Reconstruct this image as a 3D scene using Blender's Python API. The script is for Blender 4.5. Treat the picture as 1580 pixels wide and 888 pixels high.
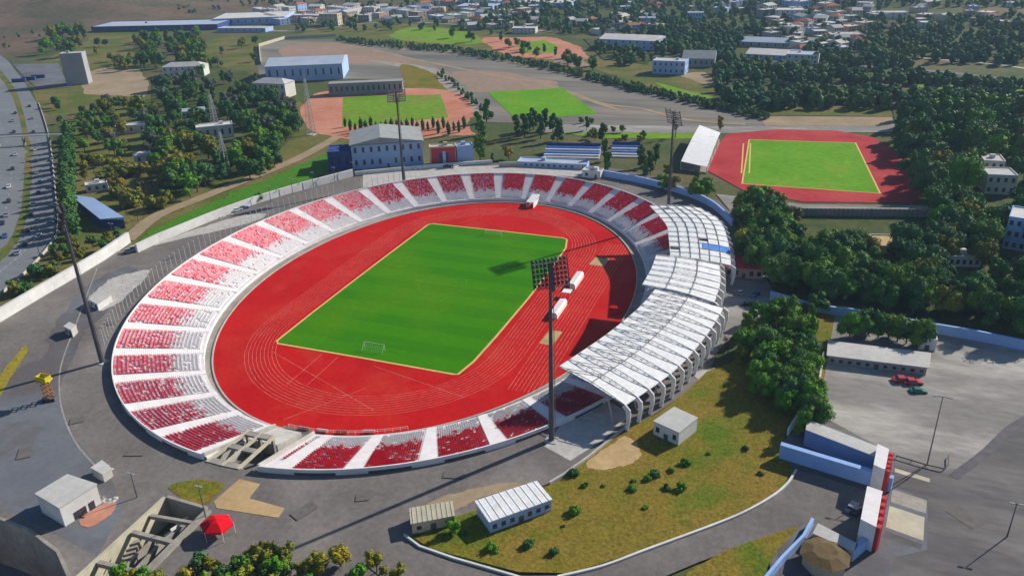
import bpy, bmesh, math, random
import numpy as np
from mathutils import Vector, Matrix
from mathutils.geometry import delaunay_2d_cdt
for o in list(bpy.data.objects): bpy.data.objects.remove(o)
random.seed(7); rng = np.random.default_rng(7)
SC = bpy.context.scene; COL = SC.collection
# ------------------------------------------------------------------ camera
FPX = 1240.2                                   # focal length in photo pixels (1580 wide)
CAM = np.array([124.23, -249.94, 120.01]); YAW, PIT, ROL = -0.36362, 0.43473, -0.029888
def cam_axes(yaw, pit, rol):
    cy, sy = math.cos(yaw), math.sin(yaw)
    f = np.array([sy*math.cos(pit), cy*math.cos(pit), -math.sin(pit)]); r = np.array([cy, -sy, 0.]); u = np.cross(r, f)
    c, s = math.cos(rol), math.sin(rol)
    return c*r+s*u, -s*r+c*u, f
RX, RU, RF = cam_axes(YAW, PIT, ROL)
cd = bpy.data.cameras.new('camera'); cam = bpy.data.objects.new('camera', cd); COL.objects.link(cam)
cd.sensor_width = 36; cd.lens = FPX/1580*36; cd.clip_start = 1; cd.clip_end = 20000
cam.matrix_world = Matrix(((RX[0], RU[0], -RF[0], CAM[0]), (RX[1], RU[1], -RF[1], CAM[1]), (RX[2], RU[2], -RF[2], CAM[2]), (0, 0, 0, 1)))
SC.camera = cam
# ------------------------------------------------------------------ light
SUN_EL = math.radians(29); SUN_AZ = math.atan2(.6, .8)
w = bpy.data.worlds.new('World'); SC.world = w; w.use_nodes = True
nt = w.node_tree; bg = nt.nodes['Background']; sky = nt.nodes.new('ShaderNodeTexSky'); sky.sky_type = 'NISHITA'
sky.sun_disc = False; sky.sun_elevation = SUN_EL; sky.sun_rotation = SUN_AZ; sky.ozone_density = 4.0; sky.dust_density = .4; sky.air_density = 1.0
nt.links.new(sky.outputs[0], bg.inputs[0]); bg.inputs[1].default_value = 0.08
sl = bpy.data.lights.new('sun', 'SUN'); sl.energy = 5.0; sl.angle = math.radians(.5); sl.color = (1, .93, .82)
so = bpy.data.objects.new('sun', sl); COL.objects.link(so)
SV = Vector((math.cos(SUN_EL)*.6, math.cos(SUN_EL)*.8, math.sin(SUN_EL))); so.rotation_euler = SV.to_track_quat('Z', 'Y').to_euler(); so.location = (200, 200, 300)
SC.view_settings.view_transform = 'Standard'; SC.view_settings.look = 'None'; SC.view_settings.exposure = 0.35; SC.view_settings.gamma = 1
SC.render.engine = 'CYCLES'; SC.cycles.max_bounces = 5; SC.cycles.diffuse_bounces = 2; SC.cycles.use_denoising = True

# ------------------------------------------------------------------ helpers
def P(px, py, z=0.):
    """ground point seen at photo pixel (px, py)"""
    d = (px-790)/FPX*RX - (py-444)/FPX*RU + RF
    t = (z-CAM[2])/d[2]
    return np.array([CAM[0]+t*d[0], CAM[1]+t*d[1], z])
def proj(p):
    d = np.asarray(p, float)-CAM; q = d@RF
    return 790+FPX*(d@RX)/q, 444-FPX*(d@RU)/q
def height_at(p, ytop):
    lo, hi = 0., 110.
    for _ in range(40):
        m = (lo+hi)/2
        if proj((p[0], p[1], m))[1] > ytop: lo = m
        else: hi = m
    return lo
def away(p):
    d = np.array([p[0]-CAM[0], p[1]-CAM[1]]); return d/np.linalg.norm(d)
class MB:
    def __init__(s): s.v = []; s.f = []
    def quad(s, a, b, c, d):
        n = len(s.v); s.v += [tuple(a), tuple(b), tuple(c), tuple(d)]; s.f.append((n, n+1, n+2, n+3)); return s
    def poly(s, pts):
        n = len(s.v); s.v += [tuple(p) for p in pts]; s.f.append(tuple(range(n, n+len(pts)))); return s
    def prism(s, pts, z0, z1):
        """pts: 2-d outline; z1 may be a list of heights"""
        n = len(s.v); k = len(pts); zt = z1 if isinstance(z1, (list, tuple)) else [z1]*k; zb = z0 if isinstance(z0, (list, tuple)) else [z0]*k
        s.v += [(p[0], p[1], zb[i]) for i, p in enumerate(pts)]+[(p[0], p[1], zt[i]) for i, p in enumerate(pts)]
        s.f.append(tuple(range(n+k-1, n-1, -1))); s.f.append(tuple(range(n+k, n+2*k)))
        for i in range(k): j = (i+1) % k; s.f.append((n+i, n+j, n+k+j, n+k+i))
        return s
    def box(s, c, sx, sy, z0, z1, ang=0.):
        ca, sa = math.cos(ang), math.sin(ang); pts = []
        for a, b in ((-1, -1), (1, -1), (1, 1), (-1, 1)):
            x, y = a*sx/2, b*sy/2; pts.append((c[0]+x*ca-y*sa, c[1]+x*sa+y*ca))
        return s.prism(pts, z0, z1)
    def tube(s, a, b, r0, r1=None, n=8, cap=True):
        r1 = r0 if r1 is None else r1; a = Vector(a); b = Vector(b); d = (b-a).normalized()
        u = d.orthogonal().normalized(); v = d.cross(u); k = len(s.v)
        for c, r in ((a, r0), (b, r1)):
            for i in range(n):
                t = 2*math.pi*i/n; s.v.append(tuple(c+(u*math.cos(t)+v*math.sin(t))*r))
        for i in range(n): j = (i+1) % n; s.f.append((k+i, k+j, k+n+j, k+n+i))
        if cap: s.f.append(tuple(range(k+n-1, k-1, -1))); s.f.append(tuple(range(k+n, k+2*n)))
        return s
    def blob(s, c, r, sub=1, jit=.15, sz=1.):
        bm = bmesh.new(); bmesh.ops.create_icosphere(bm, subdivisions=sub, radius=1); n = len(s.v)
        for v in bm.verts:
            q = r*(1+random.uniform(-jit, jit)); s.v.append((c[0]+v.co.x*q, c[1]+v.co.y*q, c[2]+v.co.z*q*sz))
        for f in bm.faces: s.f.append(tuple(n+v.index for v in f.verts))
        bm.free(); return s
    def add(s, o, m):
        n = len(s.v); s.v += [tuple(m @ Vector(v)) for v in o.v]; s.f += [tuple(n+i for i in f) for f in o.f]; return s
    def mesh(s, name, m, off=(0, 0, 0), smooth=False):
        me = bpy.data.meshes.new(name)
        me.from_pydata([(v[0]-off[0], v[1]-off[1], v[2]-off[2]) for v in s.v], [], s.f)
        me.materials.append(m)
        if smooth: me.polygons.foreach_set('use_smooth', [True]*len(me.polygons))
        me.update(); return me
def tag(o, label=None, cat=None, group=None, kind=None):
    if label: o['label'] = label
    if cat: o['category'] = cat
    if group: o['group'] = group
    if kind: o['kind'] = kind
    return o
def wloc(o):
    l = Vector((0, 0, 0))
    while o: l += o.location; o = o.parent
    return l
def part(name, mb, m, parent=None, smooth=False, fix=True, **kw):
    off = wloc(parent) if parent else (0, 0, 0)
    me = mb.mesh(name, m, off, smooth)
    if fix:
        bm = bmesh.new(); bm.from_mesh(me); bmesh.ops.recalc_face_normals(bm, faces=bm.faces); bm.to_mesh(me); bm.free()
    o = bpy.data.objects.new(name, me); COL.objects.link(o)
    if parent: o.parent = parent
    return tag(o, **kw)
def thing(name, label, cat, loc=(0, 0, 0), group=None):
    o = bpy.data.objects.new(name, None); COL.objects.link(o); o.location = tuple(float(a) for a in loc); o.empty_display_size = .5
    return tag(o, label, cat, group)
def copy_tree(o, parent=None):
    c = o.copy(); COL.objects.link(c)
    if parent: c.parent = parent
    for ch in list(o.children): copy_tree(ch, c)
    return c
NUM = 'one two three four five six seven eight nine ten eleven twelve thirteen fourteen fifteen sixteen'.split()
ORD = 'first second third fourth fifth sixth seventh eighth ninth tenth eleventh twelfth thirteenth fourteenth fifteenth sixteenth seventeenth eighteenth nineteenth twentieth'.split()

# ------------------------------------------------------------------ materials
def mat(name, c1, c2=None, scale=.3, rough=.85, bump=0., fine=None, rnd=None, metal=0., detail=6, spec=.04, c3=None, s3=.02, mask=(.45, .6), coord='pos', stretch=None):
    """c1/c2 mixed by world-position noise; c3 in large patches; fine = small-grain contrast; rnd = list of colours picked per object"""
    m = bpy.data.materials.new(name); m.use_nodes = True; t = m.node_tree; N = t.nodes; L = t.links; b = N['Principled BSDF']
    b.inputs['Roughness'].default_value = rough; b.inputs['Metallic'].default_value = metal; b.inputs['Specular IOR Level'].default_value = spec
    g = N.new('ShaderNodeNewGeometry'); vec = g.outputs['Position']
    if stretch:
        mp = N.new('ShaderNodeMapping'); mp.inputs['Rotation'].default_value = (0, 0, stretch[0]); mp.inputs['Scale'].default_value = (stretch[1], 1, 1); L.new(vec, mp.inputs[0]); vec = mp.outputs[0]
    def noise(s, d=detail, r=.6):
        n = N.new('ShaderNodeTexNoise'); n.inputs['Scale'].default_value = s; n.inputs['Detail'].default_value = d; n.inputs['Roughness'].default_value = r; L.new(vec, n.inputs['Vector']); return n.outputs['Fac']
    def rng_(v, a, bb, lo=0., hi=1.):
        r = N.new('ShaderNodeMapRange'); r.inputs[1].default_value = a; r.inputs[2].default_value = bb; r.inputs[3].default_value = lo; r.inputs[4].default_value = hi; L.new(v, r.inputs[0]); return r.outputs[0]
    def mix(f, a, bb, mode='MIX'):
        x = N.new('ShaderNodeMix'); x.data_type = 'RGBA'; x.blend_type = mode
        if isinstance(f, float): x.inputs[0].default_value = f
        else: L.new(f, x.inputs[0])
        for s, k in ((a, 6), (bb, 7)):
            if isinstance(s, tuple): x.inputs[k].default_value = (*s, 1)
            else: L.new(s, x.inputs[k])
        return x.outputs[2]
    if rnd:
        oi = N.new('ShaderNodeObjectInfo'); r = N.new('ShaderNodeValToRGB'); r.color_ramp.interpolation = 'LINEAR'
        e = r.color_ramp.elements; e[0].position = 0; e[0].color = (*rnd[0], 1); e[1].position = 1; e[1].color = (*rnd[-1], 1)
        for i, c in enumerate(rnd[1:-1]): q = e.new((i+1)/(len(rnd)-1)); q.color = (*c, 1)
        L.new(oi.outputs['Random'], r.inputs[0]); base = r.outputs[0]
        if c2: base = mix(rng_(noise(scale), .3, .7, 0, .45), base, c2)
    else:
        base = mix(rng_(noise(scale), .35, .65), c1, c2) if c2 else c1
    if c3: base = mix(rng_(noise(s3, 5), mask[0], mask[1]), base, c3)
    if fine:
        k = rng_(noise(fine[0], 3, .7), .25, .75, 1-fine[1], 1+fine[1]); cc = N.new('ShaderNodeCombineColor')
        for i in range(3): L.new(k, cc.inputs[i])
        base = mix(1., base, cc.outputs[0], 'MULTIPLY')
    if isinstance(base, tuple): b.inputs['Base Color'].default_value = (*base, 1)
    else: L.new(base, b.inputs['Base Color'])
    if bump:
        bn = N.new('ShaderNodeBump'); bn.inputs['Strength'].default_value = bump; bn.inputs['Distance'].default_value = .3; L.new(noise(scale*8 if not fine else fine[0], 4), bn.inputs['Height']); L.new(bn.outputs[0], b.inputs['Normal'])
    return m
M = {}
M['land'] = mat('land', (.05, .085, .025), (.10, .11, .04), .02, fine=(.4, .35), c3=(.14, .12, .06), s3=.008)
M['hill'] = mat('hill', (.12, .085, .055), (.19, .13, .085), .02, fine=(.15, .35), c3=(.09, .08, .045), s3=.01)
M['floor'] = mat('floor', (.045, .075, .022), (.09, .10, .03), .08, fine=(.4, .3))  # dark green ground with the trees' shade put into its colour
M['asphalt'] = mat('asphalt', (.145, .13, .122), (.185, .168, .155), .05, fine=(.8, .18), c3=(.25, .225, .20), s3=.035, mask=(.5, .72), bump=.1)
M['asphalt_blue'] = mat('asphalt_blue', (.13, .14, .16), (.17, .18, .20), .04, fine=(.7, .12), c3=(.12, .11, .11), s3=.03)
M['asphalt_dark'] = mat('asphalt_dark', (.105, .10, .10), (.15, .14, .135), .04, fine=(.6, .2), c3=(.21, .20, .19), s3=.04, mask=(.5, .7), stretch=(.9, .3))
M['plaza'] = mat('plaza', (.21, .20, .185), (.29, .27, .25), .05, fine=(.7, .2), c3=(.42, .40, .36), s3=.05, mask=(.5, .68), stretch=(-.6, .35), bump=.1)
M['highway'] = mat('highway', (.16, .17, .185), (.20, .21, .22), .03, fine=(.3, .12), stretch=(-.3, .3))
M['track'] = mat('track', (.43, .006, .006), (.52, .012, .010), .05, fine=(.6, .16), rough=.75, c3=(.50, .035, .022), s3=.06, mask=(.5, .75))
M['track_old'] = mat('track_old', (.36, .03, .035), (.44, .06, .06), .05, fine=(.4, .12))
M['clay'] = mat('clay', (.45, .17, .10), (.52, .25, .17), .04, fine=(.3, .15))
M['curb_yellow'] = mat('curb_yellow', (.72, .5, .16), (.6, .42, .16), .4)
M['line'] = mat('line', (.72, .34, .26), (.55, .10, .07), .5)
M['white_line'] = mat('white_line', (.10, .30, .05), (.07, .24, .02), 1.)
M['road_line'] = mat('road_line', (.5, .5, .47), (.3, .3, .29), 1.)
M['field'] = mat('field', (.10, .27, .008), (.13, .32, .01), .04, fine=(.3, .2), c3=(.17, .28, .02), s3=.04, mask=(.5, .7))
M['field_light'] = mat('field_light', (.12, .25, .012), (.17, .29, .02), .02, fine=(.2, .25), c3=(.20, .22, .04), s3=.03, mask=(.5, .7))
M['meadow'] = mat('meadow', (.085, .12, .02), (.13, .13, .035), .03, fine=(.4, .3), c3=(.17, .14, .05), s3=.03)
M['grass_dry'] = mat('grass_dry', (.16, .14, .018), (.22, .15, .03), .07, fine=(1.4, .5), c3=(.095, .14, .012), s3=.05, mask=(.52, .66), bump=.5)
M['grass_green'] = mat('grass_green', (.045, .2, .012), (.08, .18, .015), .15, fine=(1.2, .4), bump=.4)
M['sand'] = mat('sand', (.50, .36, .19), (.40, .27, .13), .1, fine=(.6, .15))
M['dirt'] = mat('dirt', (.36, .27, .18), (.27, .21, .13), .05, fine=(.4, .2))
M['riverbed'] = mat('riverbed', (.19, .175, .15), (.25, .22, .185), .015, fine=(.15, .25), stretch=(.45, .12), c3=(.14, .14, .12), s3=.02)
M['pink_soil'] = mat('pink_soil', (.33, .22, .17), (.26, .20, .14), .02, fine=(.2, .15))
M['concrete'] = mat('concrete', (.40, .38, .35), (.48, .46, .43), .2, fine=(.8, .12))
M['concrete_old'] = mat('concrete_old', (.26, .24, .21), (.36, .33, .28), .15, fine=(.8, .2))
M['wall_white'] = mat('wall_white', (.56, .55, .54), (.66, .65, .63), .12, fine=(.5, .1))
M['blue_shade_wall'] = mat('blue_shade_wall', (.27, .42, .74), (.33, .48, .78), .12, fine=(.4, .08))  # blue carries the shade on white walls; apartment block is itself blue
M['terrace'] = mat('terrace', (.62, .59, .60), (.74, .71, .72), .25, fine=(1.2, .15), rough=.8)
M['stair'] = mat('stair', (.72, .68, .68), (.80, .77, .76), .3, fine=(.7, .08))
M['seat_red'] = mat('seat_red', (.66, .02, .045), (.80, .05, .09), .35, rough=.4, spec=.3, fine=(1.3, .25))
M['seat_faded'] = mat('seat_faded', (.72, .18, .22), (.74, .36, .40), .5, rough=.45, spec=.4, fine=(1.3, .2))  # pale pink of sun glare on dusty seats, put into the colour
M['seat_white'] = mat('seat_white', (.78, .76, .78), (.68, .66, .67), .5, rough=.4, spec=.5, fine=(1.3, .25))
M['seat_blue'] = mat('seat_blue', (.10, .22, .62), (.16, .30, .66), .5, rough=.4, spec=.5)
M['roof_white'] = mat('roof_white', (.80, .80, .80), (.62, .62, .60), .35, rough=.6, fine=(1.1, .14), rnd=[(.86, .86, .86), (.76, .77, .78), (.84, .84, .82), (.70, .71, .73)], c3=(.60, .58, .55), s3=.25, mask=(.58, .72))
M['roof_grid'] = mat('roof_grid', (.66, .68, .68), (.76, .77, .76), .3, rough=.5, fine=(.8, .15))
M['steel_white'] = mat('steel_white', (.72, .71, .71), (.6, .6, .6), .5, rough=.45)
M['steel_dark'] = mat('steel_dark', (.09, .085, .095), (.13, .12, .13), .5, rough=.5)
M['steel_grey'] = mat('steel_grey', (.26, .27, .28), (.32, .33, .34), .5, rough=.5)
M['tarp_blue'] = mat('tarp_blue', (.06, .20, .62), (.10, .26, .66), .4)
M['glass'] = mat('glass', (.035, .04, .055), rough=.15, spec=.6)
M['lamp_glass'] = mat('lamp_glass', (.45, .47, .5), rough=.2, spec=.6)
M['rubber'] = mat('rubber', (.02, .02, .02))
M['house_white'] = mat('house_white', (.62, .60, .57), (.52, .50, .47), .1, fine=(.5, .12))
M['house_cream'] = mat('house_cream', (.55, .46, .34), (.47, .38, .28), .1)
M['house_pink'] = mat('house_pink', (.50, .33, .28), (.42, .28, .24), .1)
M['house_grey'] = mat('house_grey', (.33, .33, .34), (.27, .27, .28), .1)
M['house_blue'] = mat('house_blue', (.30, .42, .66), (.36, .48, .70), .1)  # pale blue, also used to tint shade into some fronts
M['roof_grey'] = mat('roof_grey', (.27, .29, .29), (.33, .35, .35), .2, fine=(.6, .1))
M['roof_tile'] = mat('roof_tile', (.36, .16, .10), (.30, .13, .09), .2)
M['roof_blue'] = mat('roof_blue', (.34, .40, .50), (.42, .47, .55), .1)
M['roof_flat'] = mat('roof_flat', (.52, .51, .49), (.44, .43, .41), .1, fine=(.6, .12))
M['roof_beige'] = mat('roof_beige', (.52, .48, .36), (.44, .41, .31), .2, fine=(.6, .12))
M['shade_blue'] = mat('shade_blue', (.12, .18, .36), (.15, .22, .40), .12)  # gate wall's dark blue shade put into its colour
M['roof_brown'] = mat('roof_brown', (.17, .12, .06), (.12, .09, .05), .4, fine=(1., .2))
M['asphalt_repair'] = mat('asphalt_repair', (.13, .12, .115), (.16, .145, .135), .3, fine=(1., .2))
M['navy'] = mat('navy', (.03, .06, .2), (.05, .08, .24), .2)
M['red_cloth'] = mat('red_cloth', (.75, .008, .02), (.65, .01, .02), .5)
M['red_paint'] = mat('red_paint', (.55, .05, .06), (.45, .06, .07), .6)
M['yellow_paint'] = mat('yellow_paint', (.62, .5, .02), (.5, .42, .03), .6)
M['orange_paint'] = mat('orange_paint', (.55, .2, .02), (.45, .17, .02), .6)
M['trunk'] = mat('trunk', (.10, .07, .05), (.06, .045, .03), 1.)
G1, G2, G3 = (.03, .075, .018), (.06, .14, .018), (.12, .16, .02)
M['leaf_dark'] = mat('leaf_dark', G1, (.025, .075, .03), .7, rnd=[(0.045, 0.113, 0.028), (0.073, 0.176, 0.032), (0.053, 0.140, 0.049), (0.112, 0.208, 0.032)], fine=(1.1, .4), rough=.6)
M['leaf_mid'] = mat('leaf_mid', G2, (.05, .13, .012), .7, rnd=[(0.072, 0.207, 0.015), (0.103, 0.259, 0.020), (0.144, 0.241, 0.026), (0.079, 0.173, 0.026)], fine=(1.1, .4), rough=.6)
M['leaf_olive'] = mat('leaf_olive', G3, (.09, .12, .02), .7, rnd=[(0.176, 0.190, 0.024), (0.149, 0.146, 0.026), (0.230, 0.204, 0.024), (0.162, 0.131, 0.036)], fine=(1.1, .4), rough=.6)
M['leaf_yellow'] = mat('leaf_yellow', (.2, .2, .02), (.16, .12, .02), .7, rnd=[(0.330, 0.308, 0.024), (0.285, 0.211, 0.024), (0.300, 0.356, 0.024)], fine=(1.1, .4), rough=.6)
M['leaf_grey'] = mat('leaf_grey', (.06, .08, .06), (.05, .06, .05), .7, rnd=[(0.075, 0.113, 0.075), (0.120, 0.146, 0.105), (0.090, 0.097, 0.068)], fine=(1.1, .4))
M['wood_far'] = mat('wood_far', (.045, .11, .06), (.075, .15, .05), .03, fine=(.25, .4), c3=(.11, .16, .04), s3=.02, mask=(.5, .65), rough=.7)

# ------------------------------------------------------------------ ground sheet with the bowl, the trench and the added shade pit cut out
CX, CY = .3, -3.6
RA, RB, RZ = 97.2, 121.6, 1.2          # rim of the bowl
IA, IB, IZ = 74.2, 100.5, -5.1         # lowest row
TZ = -6.5                              # level of track and pitch
def rim(tdeg, k=0., z=None):
    t = math.radians(tdeg); return np.array([CX+(RA+k)*math.cos(t), CY+(RB+k)*math.sin(t), RZ if z is None else z])
def bowl(tdeg, u, z=None):
    t = math.radians(tdeg); a = IA+(RA-IA)*u; b = IB+(RB-IB)*u
    cx = 2+(CX-2)*u; cy = -1+(CY+1)*u
    return np.array([cx+a*math.cos(t), cy+b*math.sin(t), IZ+(RZ-IZ)*u if z is None else z])
TRENCH = [P(*q)[:2] for q in ((257, 771), (318, 789), (222, 884), (150, 985), (45, 965), (152, 868))]
SHADE_PIT = [P(*q)[:2] for q in ((-260, 735), (-10, 800), (45, 822), (88, 855), (110, 905), (15, 990), (-300, 1050))]  # pit added to cast shade into the bottom left corner
def inside(p, poly):
    c = False; n = len(poly)
    for i in range(n):
        a, b = poly[i], poly[(i+1) % n]
        if (a[1] > p[1]) != (b[1] > p[1]) and p[0] < (b[0]-a[0])*(p[1]-a[1])/(b[1]-a[1])+a[0]: c = not c
    return c
RIMPOLY = [rim(t, .3)[:2] for t in np.arange(0, 360, 2.)]
outer = [(-3000, -700), (3000, -700), (3000, 3600), (-3000, 3600)]
vv, ee = [], []
for poly in (outer, RIMPOLY, TRENCH, SHADE_PIT):
    n = len(vv); vv += [Vector((float(p[0]), float(p[1]))) for p in poly]; ee += [(n+i, n+(i+1) % len(poly)) for i in range(len(poly))]
ov, oe, of, *_ = delaunay_2d_cdt(vv, ee, [], 0, 1e-4)
g = MB(); g.v = [(v.x, v.y, 0.) for v in ov]
for f in of:
    c = sum((ov[i] for i in f), Vector((0, 0)))/len(f)
    if not any(inside(c, q) for q in (RIMPOLY, TRENCH, SHADE_PIT)): g.f.append(tuple(f))
part('ground', g, M['land'], kind='structure')
# lower ground of the added shade pit and the trench
def pit(name, poly, depth, floor_m, wall_m, wname, label):
    f = MB(); f.poly([(p[0], p[1], -depth) for p in poly]); part(name, f, floor_m, kind='structure')
    mb = MB(); n = len(poly); c = np.mean(poly, 0)
    for i in range(n):
        a, b = np.array(poly[i]), np.array(poly[(i+1) % n]); d = (b-a)/np.linalg.norm(b-a); nn = np.array([-d[1], d[0]])
        if np.dot(c-a, nn) > 0: nn = -nn
        mb.prism([a, b, b+nn*.7, a+nn*.7], -depth, .7)
    tag(part(wname, mb, wall_m), label, 'wall')
pit('shade_pit', SHADE_PIT, 14, M['asphalt_blue'], M['concrete_old'], 'shade_pit_wall', 'grey wall of the added pit that casts shade in the bottom left corner')

def smooth_pts(pts, n=5, closed=True):
    pts = [np.array(p, float) for p in pts]; out = []; k = len(pts)
    rngi = range(k) if closed else range(k-1)
    for i in rngi:
        g_ = (lambda j: pts[j % k]) if closed else (lambda j: pts[min(max(j, 0), k-1)])
        p0, p1, p2, p3 = g_(i-1), g_(i), g_(i+1), g_(i+2)
        for j in range(n):
            t = j/n; out.append(.5*((2*p1)+(-p0+p2)*t+(2*p0-5*p1+4*p2-p3)*t*t+(-p0+3*p1-3*p2+p3)*t**3))
    if not closed: out.append(pts[-1])
    return out
def patch(name, pts, m, z, sm=False, zbase=0., hole=None, px=True, **kw):
    """flat sheet with an outline given in photo pixels, lying on the ground"""
    w = [P(x, y, zbase)[:2] for x, y in pts] if px else [np.array(p[:2], float) for p in pts]
    if sm:
        w = smooth_pts(w, 12); c0 = np.mean(w, 0); ex = np.max(np.abs(np.array(w)-c0)); r_ = random.Random(len(w)+int(ex)); ph = [r_.uniform(0, 6.28) for _ in range(5)]
        w = [p+(p-c0)/max(np.linalg.norm(p-c0), .1)*min(ex*.022, 1.3)*(math.sin(i*.55+ph[0])+math.sin(i*1.27+ph[1])*.8+math.sin(i*2.9+ph[2])*.6) for i, p in enumerate(w)]
    vv = [Vector((float(p[0]), float(p[1]))) for p in w]; n = len(vv); ee = [(i, (i+1) % n) for i in range(n)]
    holes = hole or []
    for h in holes:
        k = len(vv); vv += [Vector((float(p[0]), float(p[1]))) for p in h]; ee += [(k+i, k+(i+1) % len(h)) for i in range(len(h))]
    ov, oe, of, *_ = delaunay_2d_cdt(vv, ee, [], 0, 1e-4)
    mb = MB(); mb.v = [(v.x, v.y, zbase+z) for v in ov]
    for f in of:
        c = sum((ov[i] for i in f), Vector((0, 0)))/len(f)
        if inside(c, w) and not any(inside(c, h) for h in holes): mb.f.append(tuple(f))
    kw.setdefault('kind', 'structure')
    return part(name, mb, m, **kw)
def ribbon(pts, width, z, zbase=0., sm=True, closed=False, px=True):
    w = [P(x, y, zbase)[:2] for x, y in pts] if px else [np.array(p[:2], float) for p in pts]
    if sm: w = smooth_pts(w, 6, closed)
    mb = MB(); L, R = [], []
    k = len(w)
    for i in range(k):
        a = w[(i-1) % k] if closed else w[max(i-1, 0)]; b = w[(i+1) % k] if closed else w[min(i+1, k-1)]
        d = (b-a)/max(np.linalg.norm(b-a), 1e-6); nn = np.array([-d[1], d[0]])*width/2
        L.append(w[i]+nn); R.append(w[i]-nn)
    for i in range(k if closed else k-1):
        j = (i+1) % k; mb.quad((*L[i], zbase+z), (*R[i], zbase+z), (*R[j], zbase+z), (*L[j], zbase+z))
    return mb
def wall_along(pts, h, th=.5, z0=0., sm=False, px=True, closed=False):
    w = [P(x, y, 0)[:2] for x, y in pts] if px else [np.array(p[:2], float) for p in pts]
    if sm: w = smooth_pts(w, 5, closed)
    mb = MB(); k = len(w); A, B = [], []
    for i in range(k):
        a = w[(i-1) % k] if closed else w[max(i-1, 0)]; b = w[(i+1) % k] if closed else w[min(i+1, k-1)]
        d = (b-a)/max(np.linalg.norm(b-a), 1e-6); nn = np.array([-d[1], d[0]])*th/2
        A.append(w[i]+nn); B.append(w[i]-nn)
    for i in range(k if closed else k-1):
        j = (i+1) % k
        mb.quad((*A[i], z0), (*A[j], z0), (*A[j], h), (*A[i], h)); mb.quad((*B[j], z0), (*B[i], z0), (*B[i], h), (*B[j], h)); mb.quad((*A[i], h), (*A[j], h), (*B[j], h), (*B[i], h))
    if not closed:
        for i in (0, k-1): mb.quad((*A[i], z0), (*B[i], z0), (*B[i], h), (*A[i], h))
    bm_merge = mb
    return bm_merge

HOLES = [RIMPOLY, TRENCH, SHADE_PIT]
# hills top left (gentle relief)
hb = MB(); H = {}
nx, ny = 40, 26
for i in range(nx):
    for j in range(ny):
        x, y = P(-260+i*17, 6+j*4.0, 0)[:2] if False else (-1750+i*34, 380+j*32)
        d = math.hypot((x+1250)/560, (y-760)/330); z = max(0, 1-d*d)**1.5*42*(1+.25*math.sin(x*.012)*math.cos(y*.017))-.6
        hb.v.append((x, y, z))
for i in range(nx-1):
    for j in range(ny-1): a = i*ny+j; hb.f.append((a, a+ny, a+ny+1, a+1))
part('hills', hb, M['hill'], smooth=True, kind='structure')
Z = .012
def zz():
    global Z; Z += .006; return Z
# far ground patches first (lowest), near ones later
patch('brown_slope', [(-80, 60), (0, 20), (120, -8), (420, -10), (560, 0), (700, 6), (700, 16), (420, 14), (330, 16), (140, 36), (135, 55), (60, 80), (0, 88)], M['hill'], zz(), True)
patch('dirt_field', [(60, 100), (160, 55), (210, 52), (205, 100), (215, 145), (150, 165), (70, 175)], M['meadow'], zz(), True)
patch('dirt_field', [(140, 110), (212, 106), (222, 150), (135, 152)], M['dirt'], zz(), True)
patch('meadow', [(140, 55), (205, 52), (208, 98), (150, 100)], M['meadow'], zz(), True)
patch('meadow', [(325, 62), (400, 60), (400, 100), (330, 100)], M['meadow'], zz(), True)
patch('meadow', [(120, 145), (225, 150), (450, 150), (560, 215), (500, 270), (345, 330), (215, 380), (125, 430), (0, 500), (-90, 530), (0, 440), (85, 370), (90, 250)], M['meadow'], zz(), False)
patch('riverbed', [(395, 72), (440, 62), (520, 60), (600, 68), (700, 76), (800, 92), (900, 115), (1000, 140), (1100, 163), (1185, 181), (1400, 188), (1400, 198), (1190, 197), (1100, 200), (1030, 205), (950, 200), (905, 192), (740, 188), (700, 150), (600, 122), (520, 122), (400, 122)], M['riverbed'], zz(), False)
patch('bare_soil', [(440, 72), (520, 66), (600, 80), (660, 100), (690, 112), (740, 132), (800, 122), (860, 128), (740, 142), (715, 130), (650, 100), (530, 98), (440, 88)], M['pink_soil'], zz(), True)
patch('bare_soil', [(700, 112), (780, 112), (860, 134), (745, 138)], M['pink_soil'], zz(), True)
patch('meadow', [(455, 55), (560, 38), (640, 38), (760, 52), (900, 80), (900, 108), (800, 88), (700, 74), (600, 64), (520, 58)], M['meadow'], zz(), True)
patch('practice_field', [(600, 56), (640, 42), (700, 46), (738, 56), (738, 68), (660, 66)], M['field_light'], zz(), True)
patch('clay_court', [(745, 60), (800, 58), (850, 58), (892, 72), (905, 90), (860, 92), (780, 84)], M['clay'], zz(), True)
patch('practice_field', [(795, 66), (840, 62), (862, 72), (858, 82), (805, 82)], M['field_light'], zz(), False)
patch('clay_court', [(855, 90), (900, 88), (925, 100), (870, 103)], M['pink_soil'], zz(), True)
patch('dirt_field', [(1040, 118), (1085, 112), (1100, 128), (1060, 138)], M['dirt'], zz(), True)
patch('meadow', [(900, 92), (1000, 100), (1060, 120), (1100, 140), (1050, 142), (960, 122)], M['meadow'], zz(), True)
patch('road', [(640, 100), (672, 106), (700, 122), (745, 178), (725, 182), (690, 138), (655, 112), (560, 92)], M['concrete_old'], zz(), False)
part('grass_verge', ribbon([(520, 61), (600, 68), (700, 77), (800, 93), (900, 115), (1000, 139), (1100, 162), (1190, 181)], 13, zz()), M['meadow'], kind='structure')
part('dirt_path', ribbon([(575, 78), (640, 92), (700, 104), (790, 122), (850, 134), (890, 148), (960, 172)], 4.5, zz()), M['dirt'], kind='structure')
part('dirt_path', ribbon([(880, 142), (930, 160), (990, 168), (1060, 185), (1150, 192)], 4, zz()), M['dirt'], kind='structure')
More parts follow.
